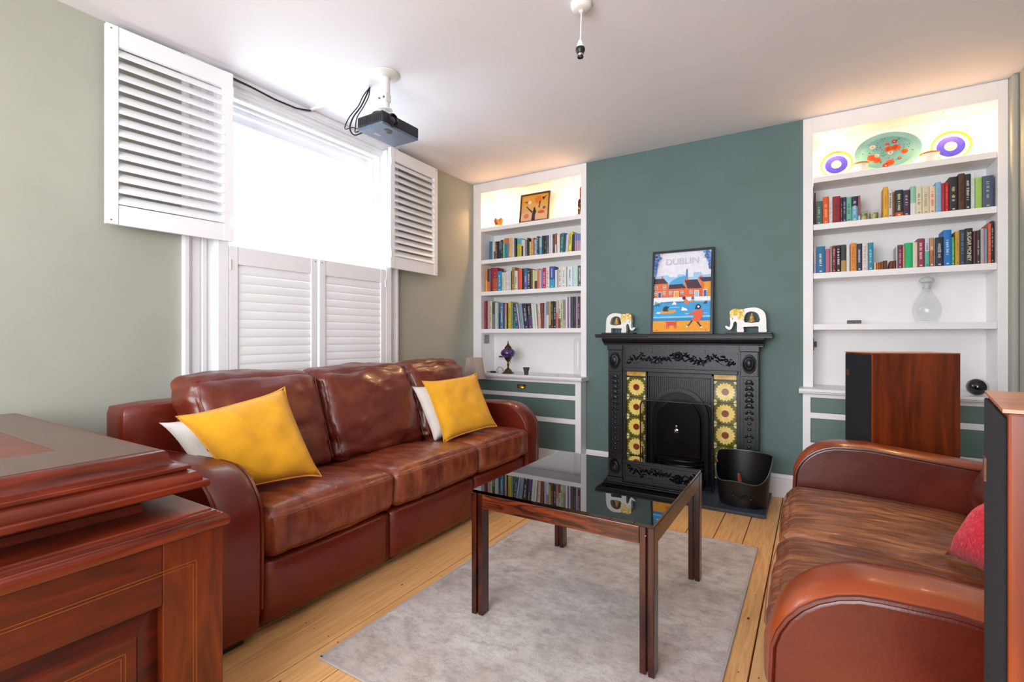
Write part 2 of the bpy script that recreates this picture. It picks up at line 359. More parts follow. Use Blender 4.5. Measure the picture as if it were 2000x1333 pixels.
def pillow(corners, thick, seed=0, n=22, wr=.006, ears=.0):
    "soft scatter cushion between four corner points TL TR BR BL"
    TL, TR, BR, BL = [Vector(c) for c in corners]; mb = MB()
    nrm = (TR - TL).cross(BL - TL).normalized()
    for sg in (-1, 1):
        vs = []; fs = []
        for i in range(n + 1):
            for j in range(n + 1):
                a = i / n; b = j / n
                # edges curve inwards between the pointed corners
                ka = .045 * (1 - (2 * b - 1) ** 4) if ears >= 0 else 0; kb = .045 * (1 - (2 * a - 1) ** 4)
                aa = a + ka * (1 - 2 * a) * (abs(2 * a - 1)); bb = b + kb * (1 - 2 * b) * (abs(2 * b - 1))
                p = TL * (1 - aa) * (1 - bb) + TR * aa * (1 - bb) + BR * aa * bb + BL * (1 - aa) * bb
                e = (max(0, 1 - (2 * a - 1) ** 4) * max(0, 1 - (2 * b - 1) ** 4)) ** .62
                edge = min(a, b, 1 - a, 1 - b)
                s = p * 7 + Vector((seed, seed * 2, 0))
                w_ = (noise.noise(s) * 1.2 + noise.noise(s * 2.3)) * wr * min(1, edge * 8)
                p = p + nrm * (sg * thick * .5 * e + w_)
                vs.append(p)
        for i in range(n):
            for j in range(n):
                k = i * (n + 1) + j; fs.append((k, k + 1, k + n + 2, k + n + 1))
        mb.add(vs, fs)
    edge = []
    for i in range(n): edge.append((i / n, 0))
    for i in range(n): edge.append((1, i / n))
    for i in range(n): edge.append((1 - i / n, 1))
    for i in range(n): edge.append((0, 1 - i / n))
    pts = []
    for a, b in edge:
        ka = .045 * (1 - (2 * b - 1) ** 4); kb = .045 * (1 - (2 * a - 1) ** 4)
        aa = a + ka * (1 - 2 * a) * (abs(2 * a - 1)); bb = b + kb * (1 - 2 * b) * (abs(2 * b - 1))
        pts.append(TL * (1 - aa) * (1 - bb) + TR * aa * (1 - bb) + BR * aa * bb + BL * (1 - aa) * bb)
    return mb, pts
def curve2d(loops, fn, depth):
    "solid plate with holes from closed outlines (first outer, then holes); fn maps (a,b,d) to a point"
    cu = bpy.data.curves.new('c', 'CURVE'); cu.dimensions = '2D'; cu.fill_mode = 'BOTH'; cu.extrude = .5
    for lp in loops:
        sp = cu.splines.new('POLY'); sp.points.add(len(lp) - 1); sp.use_cyclic_u = True
        for p, q in zip(sp.points, lp): p.co = (q[0], q[1], 0, 1)
    to = bpy.data.objects.new('c', cu); COL.objects.link(to)
    dg = bpy.context.evaluated_depsgraph_get(); me = bpy.data.meshes.new_from_object(to.evaluated_get(dg)); bpy.data.objects.remove(to)
    mb = MB(); mb.add([fn(v.co.x, v.co.y, v.co.z * depth) for v in me.vertices], [tuple(p.vertices) for p in me.polygons]); bpy.data.meshes.remove(me)
    return mb
def smooth_loop(pts, k=6):
    out = []; n = len(pts)
    for i in range(n):
        p0, p1, p2, p3 = [Vector(pts[(i + d) % n] + (0,)) for d in (-1, 0, 1, 2)]
        for q in range(k):
            t = q / k
            v = .5 * ((2 * p1) + (-p0 + p2) * t + (2 * p0 - 5 * p1 + 4 * p2 - p3) * t * t + (-p0 + 3 * p1 - 3 * p2 + p3) * t ** 3)
            out.append((v.x, v.y))
    return out

# ------------------------------------------------------------------ room shell
XL, XR, YF, YB, YA = -2.95, 1.02, 4.05, -1.75, 4.29     # walls: window, other side, chimney face, behind camera, alcove back
XC0, XC1 = -1.715, -0.066                                # chimney breast
fl = sroot('floor')
part(MB().box(XL - .1, XR + .1, YB - .1, YA + .2, -.08, -.024), 'subfloor', M['gap'], fl)
x = -2.95 - .06; i = 0
xs = []
xx = -.19
while xx > XL - .2: xx -= .153
while xx < XR: xs.append(xx); xx += .153
pm = [M['pine0'], M['pine1'], M['pine2']]
for i, bx in enumerate(xs):
    x0, x1 = max(bx + .0026, XL), min(bx + .1504, XR)
    if x1 - x0 < .02: continue
    cuts = [YB, [1.9, 3.1, .9, 2.5][i % 4] - 2.2, YA]
    for a, b in zip(cuts[:-1], cuts[1:]):
        dz = random.uniform(-.0008, .0006)
        me = MB().box(-(x1 - x0) / 2, (x1 - x0) / 2, -(b - a) / 2 + .001, (b - a) / 2 - .001, -.022, dz)
        o = me.build('floorboard', pm[(i * 2 + (a > 0)) % 3], fl, bevel=.0015, seg=1)
        o.location = ((x0 + x1) / 2, (a + b) / 2, 0)
kn = MB()
for k in range(150):
    bx = random.choice(xs) + random.uniform(.02, .13); y = random.uniform(.6, 4.0)
    if XL < bx < XR - .05: kn.lathe([(0, .0006), (random.uniform(.003, .007), .0006), (.0001, .0004)], (bx, y, .0006), 7, sy=random.uniform(1, 1.8), close=False)
for bx in xs:
    for y in (1.25, 1.85, 2.45, 3.05, 3.65):
        for q in (.03, .12):
            if XL < bx + q < XR - .05: kn.lathe([(0, .0007), (.0032, .0007), (.0001, .0005)], (bx + q, y + random.uniform(-.01, .01), .0006), 6, close=False)
o = part(kn, 'knots_and_nail_holes', M['knot'], fl, recalc=False); o['kind'] = 'stuff'
struct(MB().box(XL - .1, XR + .1, YB - .1, YA + .2, CEIL, CEIL + .12), 'ceiling', M['ceil'])
WY0, WY1, WZ0, WZ1 = 1.51, 2.785, .55, 2.60                # window opening
wl = MB(); T_ = .30
wl.box(XL - T_, XL, YB - .1, WY0, -.05, CEIL).box(XL - T_, XL, WY1, YA + .2, -.05, CEIL).box(XL - T_, XL, WY0, WY1, -.05, WZ0).box(XL - T_, XL, WY0, WY1, WZ1, CEIL)
struct(wl, 'wall_window_side', M['sage'])
struct(MB().box(XR, XR + .12, YB - .1, YA + .2, -.05, CEIL), 'wall_right', M['sage'])
struct(MB().box(XC0, XC1, YF, YA + .1, -.05, CEIL), 'wall_chimney', M['green'])
struct(MB().box(XL, XR, YA, YA + .12, -.05, CEIL), 'wall_far', M['shelfw'])
wb = MB(); wb.box(XL, -2.3, YB - .12, YB, -.05, CEIL).box(.5, XR, YB - .12, YB, -.05, CEIL).box(-2.3, .5, YB - .12, YB, -.05, .6).box(-2.3, .5, YB - .12, YB, 2.5, CEIL)
struct(wb, 'wall_back', M['sage'])
# bay window behind the viewer
w2 = sroot('window_2')
f2 = MB()
for a in (-2.3, -1.4, -.43, .45): f2.box(a, a + .05, YB - .09, YB - .03, .6, 2.5)
f2.box(-2.3, .5, YB - .09, YB - .03, .6, .66).box(-2.3, .5, YB - .09, YB - .03, 2.44, 2.5).box(-2.3, .5, YB - .09, YB - .03, 1.5, 1.55)
part(f2, 'window_frame', M['white'], w2)
# skirting boards
def skirt(name, pts, h=.165, t=.02, out=None):
    "pts: two points in plan, out: unit normal into the room"
    (x0, y0), (x1, y1) = pts; nx, ny = out; mb = MB()
    prof = [(0, 0), (t, 0), (t, h * .74), (t * .6, h * .77), (t * .75, h * .86), (t * .35, h * .96), (.004, h), (0, h)]
    mb.prism(prof, lambda a, b, d: (x0 + (x1 - x0) * d + nx * a, y0 + (y1 - y0) * d + ny * a, b), 0, 1)
    return struct(mb, name, M['white'])
skirt('baseboard_chimney_left', ((XC0, YF), (-1.475, YF)), out=(0, -1))
skirt('baseboard_chimney_right', ((-.335, YF), (XC1, YF)), out=(0, -1))
skirt('baseboard_window_side', ((XL, YB), (XL, 3.93)), out=(1, 0))
skirt('baseboard_right', ((XR, YB), (XR, 3.93)), out=(-1, 0))
# boxed pipe / rounded return in the corner beside the far unit
struct(MB().box(.988, 1.02, 3.985, 4.08, 0, CEIL), 'trim_1', M['sage'], bevel=.012, seg=3)
# ------------------------------------------------------------------ window_1
w1 = sroot('window_1', (XL, 2.15, WZ0))
def mould_frame(y0, y1, z0, z1, wd, mbx):
    "architrave round an opening on the window wall: stepped profile"
    steps = [(0, .30, .020), (.30, .42, .030), (.42, .50, .022), (.50, .80, .026), (.80, .88, .034), (.88, 1.0, .042)]
    for a, b, t in steps:
        ya, yb = wd * a, wd * b
        mbx.box(XL, XL + t, y0 - yb, y0 - ya, z0, z1 - .001)
        mbx.box(XL, XL + t, y1 + ya, y1 + yb, z0, z1 - .001)
cs = MB(); mould_frame(WY0, WY1, WZ0, WZ1, .165, cs)
# head uses a shallower band because of the low ceiling
hs = MB()
for a, b, t in [(0, .02, .020), (.02, .035, .030), (.035, .047, .022), (.047, .06, .040), (.06, .078, .052), (.078, .0985, .045)]:
    hs.box(XL, XL + t, WY0 - .165, WY1 + .165, WZ1 + a, WZ1 + b)
part(cs, 'architrave', M['white'], w1); part(hs, 'head_moulding', M['white'], w1)
ln = MB(); XG = XL - .22
ln.box(XG, XL + .01, WY0 - .005, WY0 + .018, WZ0, WZ1 - .0182).box(XG, XL + .01, WY1 - .018, WY1 + .005, WZ0, WZ1 - .0182).box(XG, XL + .01, WY0, WY1, WZ1 - .018, WZ1 + .005).box(XG, XL + .05, WY0 - .1, WY1 + .1, WZ0 - .03, WZ0 + .004)
for t, dd in ((.035, .05), (.05, .11)):
    ln.box(XL - dd - .02, XL - dd, WY0 + .0185, WY0 + t, WZ0 + .004, WZ1 - .0185).box(XL - dd - .02, XL - dd, WY1 - t, WY1 - .0185, WZ0 + .004, WZ1 - .0185).box(XL - dd - .02, XL - dd, WY0 + t + .0002, WY1 - t - .0002, WZ1 - t, WZ1 - .0185)
part(ln, 'lining', M['white'], w1)
sh = MB()
a0, a1, b0, b1 = WY0 + .05, WY1 - .05, WZ0 + .03, WZ1 - .03
sh.box(XG, XG + .04, a0, a0 + .05, b0, b1).box(XG, XG + .04, a1 - .05, a1, b0, b1).box(XG, XG + .04, a0 + .0502, a1 - .0502, b1 - .05, b1).box(XG, XG + .04, a0 + .0502, a1 - .0502, b0, b0 + .06)
sh.box(XG, XG + .05, a0 + .0502, a1 - .0502, 1.55, 1.59)
part(sh, 'sash', M['white'], w1, bevel=.003)
part(MB().box(XG + .015, XG + .019, a0 + .02, a1 - .02, b0 + .02, b1 - .02), 'pane', M['pane'], w1)

# ------------------------------------------------------------------ shutters
def shutter(label, hinge, end, z0, z1, n, tilt, zs0, zs1, closed=False, stile=.05, railb=.095, railt=.095, group='louvred shutters'):
    hx, hy = hinge; ex, ey = end; L_ = math.hypot(ex - hx, ey - hy); dx, dy = (ex - hx) / L_, (ey - hy) / L_
    t = thing('louvred_shutter', label, 'shutter', (hx, hy, z0), group)
    nx, ny = (dy, -dx)
    if nx < 0: nx, ny = -nx, -ny
    P = lambda s, k, z: Vector((hx + dx * s + nx * k, hy + dy * s + ny * k, z))
    def bx(mb, s0, s1, k0, k1, za, zb):
        vs = [P(s, k, z) for z in (za, zb) for k in (k0, k1) for s in (s0, s1)]
        mb.add(vs, [(0, 2, 3, 1), (4, 5, 7, 6), (0, 1, 5, 4), (2, 6, 7, 3), (0, 4, 6, 2), (1, 3, 7, 5)])
    W = .028
    for s0, s1 in ((0, stile), (L_ - stile, L_)):
        m = MB(); bx(m, s0, s1, 0, W, z0, z1); part(m, 'stile', M['shut'], t, bevel=.003)
    for za, zb in ((z0, zs0), (zs1, z1)):
        m = MB(); bx(m, stile, L_ - stile, .003, W - .003, za, zb); part(m, 'rail', M['shut'], t, bevel=.002)
    pitch = (zs1 - zs0) / n; wd = .0635; ca, sa = math.cos(tilt), math.sin(tilt)
    m0 = None
    for i in range(n):
        zc = zs0 + pitch * (i + .5)
        if m0 is None:
            m = MB(); pr = []
            for q in range(12):
                an = 2 * math.pi * q / 12; aa = math.cos(an) * wd / 2; bb = math.sin(an) * .0045
                # a along the blade: front edge low
                pr.append((aa * ca + bb * sa, -aa * sa + bb * ca))
            c = P(L_ / 2, W / 2, zc)
            m.prism(pr, lambda a, b, d: P(d, W / 2 + a, zc + b) - c, stile + .001, L_ - stile - .001)
            o = m.build('louvre', M['shut'], None, smooth=True); o.parent = t; o.location = c - Vector(t.location); m0 = o
        else:
            o = m0.copy(); COL.objects.link(o); o.location = P(L_ / 2, W / 2, zc) - Vector(t.location)
    for zz in (z0 + .11, z1 - .11):
        m = MB(); c = P(.004, W + .002, zz); m.lathe([(.005, -.03), (.005, .03)], c, 8); part(m, 'hinge', M['shut'], t)
    m = MB()
    for zz in (z0 + .02, z1 - .02):
        c = P(L_ - .02, W, zz); m.sphere(c, .004, 8)
    part(m, 'screw_heads', M['steel'], t)['kind'] = 'stuff'
    return t
shutter('open white louvred shutter folded against the wall above the sofa, beside the ceiling cable', (-2.862, 1.565), (-2.905, .985), 1.703, 2.665, 14, R(53), 1.80, 2.57)
shutter('open white louvred shutter folded back between the window and the bookcase alcove', (-2.862, 2.79), (-2.89, 3.39), 1.703, 2.655, 14, R(54), 1.80, 2.56)
shutter('closed lower white shutter in the window, behind the pale cushion end of the sofa', (-2.915, 1.57), (-2.915, 2.165), .60, 1.69, 17, R(80), .68, 1.585, stile=.05)
shutter('closed lower white shutter in the window, on the side towards the bookcase', (-2.915, 2.79), (-2.915, 2.178), .60, 1.69, 17, R(80), .68, 1.585, stile=.05)
sf = MB(); sf.box(-2.945, -2.885, 1.505, 1.566, .56, 2.64).box(-2.945, -2.885, 2.794, 2.85, .56, 2.64).box(-2.945, -2.885, 1.505, 2.85, .55, .598)  # upper posts added to block daylight leaking behind the open shutters
tf = tag(sf.build('shutter_frame', M['shut'], None, bevel=.003), 'white frame strips that carry the shutters inside the window casing', 'frame')

# ------------------------------------------------------------------ alcove units
def alcove(side, x0, x1, xi0, xi1, shelves, optop, lab, label):
    t = thing('alcove_bookcase', label, 'bookcase', ((x0 + x1) / 2, YF, .81))
    yf0, yf1 = YF - .005, YF + .03
    for a, b in ((x0, xi0), (xi1, x1)):
        part(MB().box(a, b, yf0, yf1, .8055, CEIL - .002), 'stile', M['shelfw'], t, bevel=.002)
    part(MB().box(xi0, xi1, yf0, yf1, optop, CEIL - .002), 'top_rail', M['shelfw'], t)
    for a, b in ((xi0 - .012, xi0 - .0005), (xi1 + .0005, xi1 + .012)):
        part(MB().box(a, b, yf1, YA - .004, .8055, optop + .03), 'side_panel', M['shelfw'], t)
    part(MB().box(xi0 - .012, xi1 + .012, YA - .004, YA - .0005, .8055, optop + .03), 'back_panel', M['shelfw'], t)
    part(MB().box(xi0 - .012, xi1 + .012, yf1, YA - .002, optop + .025, optop + .04), 'top_panel', M['shelfw'], t)
    for z in shelves:
        part(MB().box(xi0 + .001, xi1 - .001, YF + .002, YA - .004, z, z + .04), 'shelf', M['shelfw'], t, bevel=.002)
    # worktop
    c = MB(); pr = [(3.90, .772), (3.894, .778), (3.894, .783), (3.885, .787), (3.885, .798), (3.889, .805), (YA - .005, .805), (YA - .005, .772)]
    xa, xb = (XL + .001, x1 + .022) if side == 'L' else (x0 - .022, XR - .001)
    c.prism(pr, lambda a, b, d: (d, a, b), xa, xb)
    tag(c.build('worktop', M['white'], None), 'white moulded worktop under the bookcase in the ' + lab, 'worktop')
    # base cabinet
    yb = 3.93
    b = thing('drawer_cabinet', 'white base cabinet with grey-green drawer fronts in the ' + lab, 'cabinet', ((x0 + x1) / 2, yb, 0))
    bx0, bx1 = (XL + .002, x1 - .002) if side == 'L' else (x0 + .0, XR - .002)
    pi0, pi1 = (bx0 + .05, x1 - .055) if side == 'L' else (x0 + .045, bx1 - .06)
    part(MB().box(bx0, bx1, yb + .02, YF - .002 if side == 'x' else YF - .001, .02, .772), 'carcass', M['white'], b)
    fr = MB(); fr.box(bx0, pi0, yb, yb + .02, .0, .772).box(pi1, bx1, yb, yb + .02, .0, .772)
    for za, zb in ((.745, .772), (.604, .642), (.394, .437), (0, .15)): fr.box(pi0, pi1, yb, yb + .02, za, zb)
    part(fr, 'face_frame', M['white'], b)
    for k, (za, zb) in enumerate(((.643, .744), (.438, .603), (.151, .393))):
        d = part(MB().box(pi0 + .002, pi1 - .002, yb + .003, yb + .0195, za + .001, zb - .001), 'drawer_front', M['drawer'], b, bevel=.002)
        if k == 0:
            m = MB(); cx = (pi0 + pi1) / 2 + .02; cz = (za + zb) / 2 + .004; prf = []
            vs = []; fs = []
            for i in range(9):
                an = math.pi * i / 8
                for j in range(5):
                    bn = math.pi / 2 * j / 4
                    vs.append((cx + math.cos(an) * .042 * math.cos(bn) if j < 4 else cx + math.cos(an) * .006, yb + .003 - .024 * math.sin(bn), cz - .012 + .03 * math.sin(an) * math.cos(bn) + (0.0 if j else 0)))
            for i in range(8):
                for j in range(4): q = i * 5 + j; fs.append((q, q + 1, q + 6, q + 5))
            m.add(vs, fs); m.box(cx - .046, cx + .046, yb + .001, yb + .004, cz - .016, cz + .02)
            h = part(m, 'cup_handle', M['brass'], d, smooth=True); h['label'] = 'brass cup handle'
    # recessed spots
    for k, f_ in enumerate((.14, .85) if side == 'L' else (.13, .80)):
        cx = xi0 + (xi1 - xi0) * f_
        s = thing('recessed_spotlight', ('first' if k == 0 else 'second') + ' lit recessed spotlight from the ' + ('window' if side == 'L' else 'chimney') + ' in the top of the ' + lab, 'light', (cx, 4.17, optop + .022), 'recessed spotlights over the top shelves')
        m = MB(); m.lathe([(.030, .0), (.044, -.004), (.044, .0), (.030, .004)], (cx, 4.17, optop + .0245), 20, close=False); part(m, 'trim_ring', M['chrome'], s, smooth=True)
        m = MB(); m.lathe([(.0, .001), (.029, .001)], (cx, 4.17, optop + .022), 20, close=False); part(m, 'lamp_face', M['lampglow'], s)
        l = bpy.data.lights.new('spot_lamp', 'SPOT'); l.energy = 20; l.color = (1, .58, .26); l.shadow_soft_size = .03; l.spot_size = R(140); l.spot_blend = .8
        lo = bpy.data.objects.new('spot_lamp', l); COL.objects.link(lo); lo.location = (cx, 4.16, optop + .012)
    return t
LI0, LI1, RI0, RI1 = -2.852, -1.768, -.006, .940
LS = [2.212, 1.889, 1.571, 1.197]; RS = [2.24, 1.908, 1.566, 1.208]
alcove('L', -2.948, XC0, LI0, LI1, LS, 2.60, 'alcove beside the window', 'white built-in bookcase in the alcove beside the window, three shelves full of books')
alcove('R', XC1, .987, RI0, RI1, RS, 2.585, 'alcove behind the speakers', 'white built-in bookcase behind the wooden speakers, with plates on its top shelf')

# ------------------------------------------------------------------ books
NB = [0]; LABELS = {}
def mkbook(x0, x1, z0, z1, yf, depth, c1, c2, frac, lean, mark, label, group, txt=None, small=False):
    wd = x1 - x0; cx = (x0 + x1) / 2; h = z1 - z0
    t = thing('book', label, 'book', (cx, yf, z0), group)
    tl = math.tan(R(lean))
    if lean: wd = wd * .96
    def S(v): return Vector((v[0] + (v[2]) * tl, v[1], v[2]))
    cv = .0022 if wd > .012 else .0012
    m = MB()
    hw = wd / 2 - .0003
    # cover: spine (slightly rounded) and two boards
    sp = [(-hw, .003), (-hw * .6, .0005), (0, 0), (hw * .6, .0005), (hw, .003), (hw, cv + .003), (-hw, cv + .003)]
    zs = [0, h] if not c2 else [0, h * frac, h]
    for k in range(len(zs) - 1):
        m.prism(sp, lambda a, b, d: S((a, b, d)), zs[k], zs[k + 1], mi=(1 if (c2 and k == 0) else 0))
    for sx in (-1, 1):
        a, b = (-hw, -hw + cv) if sx < 0 else (hw - cv, hw)
        vs = [S((xx, yy, zz)) for zz in (0, h) for yy in (cv + .003, depth) for xx in (a, b)]
        m.add(vs, [(0, 2, 3, 1), (4, 5, 7, 6), (0, 1, 5, 4), (2, 6, 7, 3), (0, 4, 6, 2), (1, 3, 7, 5)], 0)
    o = m.build('cover', [cmat(c1), cmat(c2)] if c2 else [cmat(c1)], None); o.parent = t
    vs = [S((xx, yy, zz)) for zz in (.003, h - .004) for yy in (cv + .003, depth - .003) for xx in (-hw + cv, hw - cv)]
    o = MB().add(vs, [(0, 2, 3, 1), (4, 5, 7, 6), (0, 1, 5, 4), (2, 6, 7, 3), (0, 4, 6, 2), (1, 3, 7, 5)]).build('page_block', M['paper'], None); o.parent = t
    if mark:
        m = MB(); rnd = random.Random(NB[0]); y = -.0006
        a = h * rnd.uniform(.2, .32); e = h * rnd.uniform(.7, .9); cw = min(hw * .55, .009)
        if c2 and frac > .2 and frac < .6: a = h * (frac + .05)
        while a < e:
            l = rnd.uniform(.004, .008)
            if rnd.random() < .8:
                q = cw * rnd.uniform(.7, 1)
                vs = [S((xx, yy, zz)) for zz in (a, a + l * .7) for yy in (y, .002) for xx in (-q, q * rnd.uniform(.3, 1))]
                m.add(vs, [(0, 2, 3, 1), (4, 5, 7, 6), (0, 1, 5, 4), (2, 6, 7, 3), (0, 4, 6, 2), (1, 3, 7, 5)])
            a += l * 1.15
        vs = [S((xx, yy, zz)) for zz in (h * .05, h * .05 + .008) for yy in (y, .002) for xx in (-cw * .7, cw * .7)]
        m.add(vs, [(0, 2, 3, 1), (4, 5, 7, 6), (0, 1, 5, 4), (2, 6, 7, 3), (0, 4, 6, 2), (1, 3, 7, 5)])
        o = m.build('spine_lettering', cmat(mark), None); o.parent = t
    if txt:
        s, sz, col, pos = txt
        Mt = Matrix.Translation((cx + h * pos * tl, yf - .0008, z0 + h * pos)) @ Matrix.Rotation(R(90), 4, 'X') @ Matrix.Rotation(R(-90), 4, 'Z')
        lettering(s, sz, cmat(col), Mt, t, 'spine_title')
    NB[0] += 1
    return t
def row(data, ox, oy, sc, zt, yf, shelf, group, xmin, xmax, depth=.14):
    items = []
    for ln_ in data.strip().splitlines():
        p = [q.strip() for q in ln_.split('|')]
        a, b, yt = [float(q) for q in p[0].split()]
        nm = p[1]; cols = p[2].split()
        opt = dict(q.split('=') for q in p[3].split()) if len(p) > 3 and p[3] else {}
        items.append((a, b, yt, nm, cols, opt, p[4] if len(p) > 4 else None))
    for i, (a, b, yt, nm, cols, opt, txt) in enumerate(items):
        X0 = at(ox + a / sc, 500, y=yf).x; X1 = at(ox + b / sc, 500, y=yf).x
        X0 = max(X0, xmin); X1 = min(X1, xmax)
        zt_ = at(ox + (a + b) / 2 / sc, oy + yt / sc, y=yf).z
        prev = items[i - 1][3] if i else None; nxt = items[i + 1][3] if i < len(items) - 1 else None
        kind = opt.get('k', 'book')
        if prev and nxt: lab = f'{nm} {kind} between {prev} and {nxt}, {shelf}'
        elif nxt: lab = f'{nm} {kind} starting the row before {nxt}, {shelf}'
        else: lab = f'{nm} {kind} ending the row after {prev}, {shelf}'
        LABELS.setdefault(lab, []).append(nm)
        T = None
        if txt: q = txt.split(','); T = (q[0], float(q[1]), q[2], float(q[3]))
        c2 = cols[1] if len(cols) > 1 else None
        o = mkbook(X0, X1, zt + .0008, min(zt_, zt + .285), yf + float(opt.get('y', random.choice([0, 0, .004, .008]))), depth + random.uniform(-.015, .02), cols[0], c2, float(opt.get('f', .5)), float(opt.get('l', 0)), opt.get('m'), lab, group, T)
YS = 4.078
row('''
152 185 195|steel blue|#2f6b8c||
186 203 195|white|#dcdde0||
204 225 195|cream and brown|#c9b9a6 #6b5348|f=.45|
226 246 192|brown|#4d382d|m=#c8b7a8|
247 272 190|near-black|#23242c||
273 290 185|pale navy|#6f7288 #2b3348|f=.5|
291 314 175|dark teal|#25393f|m=#8aa0a0|
315 333 168|leaf green|#7fb38b|m=#e8efe8|
334 375 155|orange-topped turquoise|#e0633a #22849a|f=.74|
376 400 160|tan|#cdb28a|m=#8c6b4a|
401 424 150|sand|#d8b183||
425 449 152|ivory|#d9cfc6|m=#b98d84|
450 471 155|midnight|#27333a||
472 484 155|black-green|#223430||
485 535 158|teal over mustard|#4fa7ab #b5ad3a|f=.7|
536 552 170|white over black|#d6d6e0 #2a1f1c|f=.62|
553 572 175|white|#d9dbe2||
573 598 185|mauve grey|#8b7b86||
599 622 150|charcoal|#2b2620||
623 644 195|lime|#b7bf66||
645 672 155|peach|#e29a68|m=#c24a3a|
673 686 150|wine|#7b3a44||
687 714 168|pale blue|#9dbdcc|m=#4f7f93|
715 738 132|tall navy|#39415c|m=#aab|
739 772 145|aqua grey|#9fbcc4 #5aa4b6|f=.45|
773 800 125|petrol|#1e3b45||
801 828 122|graphite|#2c2b2f|m=#8a8078|
829 860 118|purple-grey|#55507a #6c6b72|f=.4|
861 880 112|lavender white|#d9d3dd||
881 900 112|white|#dfe1e6||
901 930 105|umber|#4d4340|m=#84706a|
931 950 98|russet|#a8644a #d9d0c8|f=.45|
951 984 100|white|#e2dedc||
985 1028 95|teal|#2f6a70|l=4 m=#8fb9ba|
1029 1050 97|deep teal|#234f63|l=4|
1051 1082 108|lilac white|#c9c6d6|l=4|
1085 1125 78|bright yellow|#dcd74a|l=5 m=#77742a|
1130 1165 108|black|#242233||
1166 1184 98|periwinkle|#7d8cc8 #b99ab4|f=.6|
1185 1202 99|lilac|#8388be #c9a0b0|f=.6|
1203 1219 100|violet pink|#7783bd #c79aae|f=.6|
1220 1244 100|slate lilac|#777f9e #b79fb6|f=.6|
''', 930, 440, 6.06, LS[1] + .04, YS, 'upper shelf beside window', 'books on the upper shelf beside the window', LI0 + .004, LI1 - .004)
row('''
106 126 517|orange and yellow|#e07a3a #e6b03a|f=.5|
127 152 520|black and orange|#30402e #e0682e|f=.45|
153 170 530|plum|#7b5a78||
171 194 508|maroon|#6e1f36||
195 250 505|thick crimson|#a02034 #b8502c|f=.55 m=#d9a070|
252 300 545|sky blue|#2b8bb8|m=#bfe0ee|
301 322 560|cream|#d9d2bf|m=#8f8a60|
323 345 560|greenish white|#cfd4cb||
346 375 547|white|#dcd8d8|m=#b9a9a9|
376 408 545|pale grey|#cfd0cd|m=#9a9fa0|
409 421 540|black|#231f22||
422 455 497|golden brown|#a98a4c|m=#6b5020|
456 488 540|spotted white|#dcd8d2|m=#4a4a4a|
489 518 512|coral red|#cf4b46||
519 540 512|vermilion|#e0683e||
541 562 515|black|#1f1c24||
563 602 508|blue|#2a6f96 #5d64a4|f=.6 m=#c0cbe4|
603 640 515|black and white|#2a2c34|m=#c8ccd4|
641 660 520|brown|#6b4c3e||
661 684 530|pale yellow|#cfcf8c||
685 720 535|white over brown|#bfcfb8 #4a3a3a|f=.44|
721 748 517|burnt orange|#cf7448||
749 764 530|blush|#e0c6c4||
765 784 520|periwinkle|#8a90bf||
785 825 505|magenta|#b42a6a|m=#e6b0cc|
826 865 492|cream|#e3d8cb|m=#c26a5a|
866 926 490|ultramarine|#3a4fa0 #3a9cc4|f=.4 m=#b0c8f0|
927 953 530|white|#dfe3e2||
954 972 525|grey|#a9aba8||
973 1012 497|ivory|#dcd9d3|m=#8a5a5a|
1013 1062 495|white with green ovals|#e3e4e2|m=#7f9a8c|
1063 1078 492|silver|#b4b2bc||
1079 1138 487|icy white|#dde4f0|m=#59606e|
1139 1196 480|mint|#bfdcd2||
1197 1244 478|dark green|#4c5b5c|m=#e0c6c0|
''', 930, 440, 6.06, LS[2] + .04, YS, 'middle shelf beside window', 'books on the middle shelf beside the window', LI0 + .004, LI1 - .004)
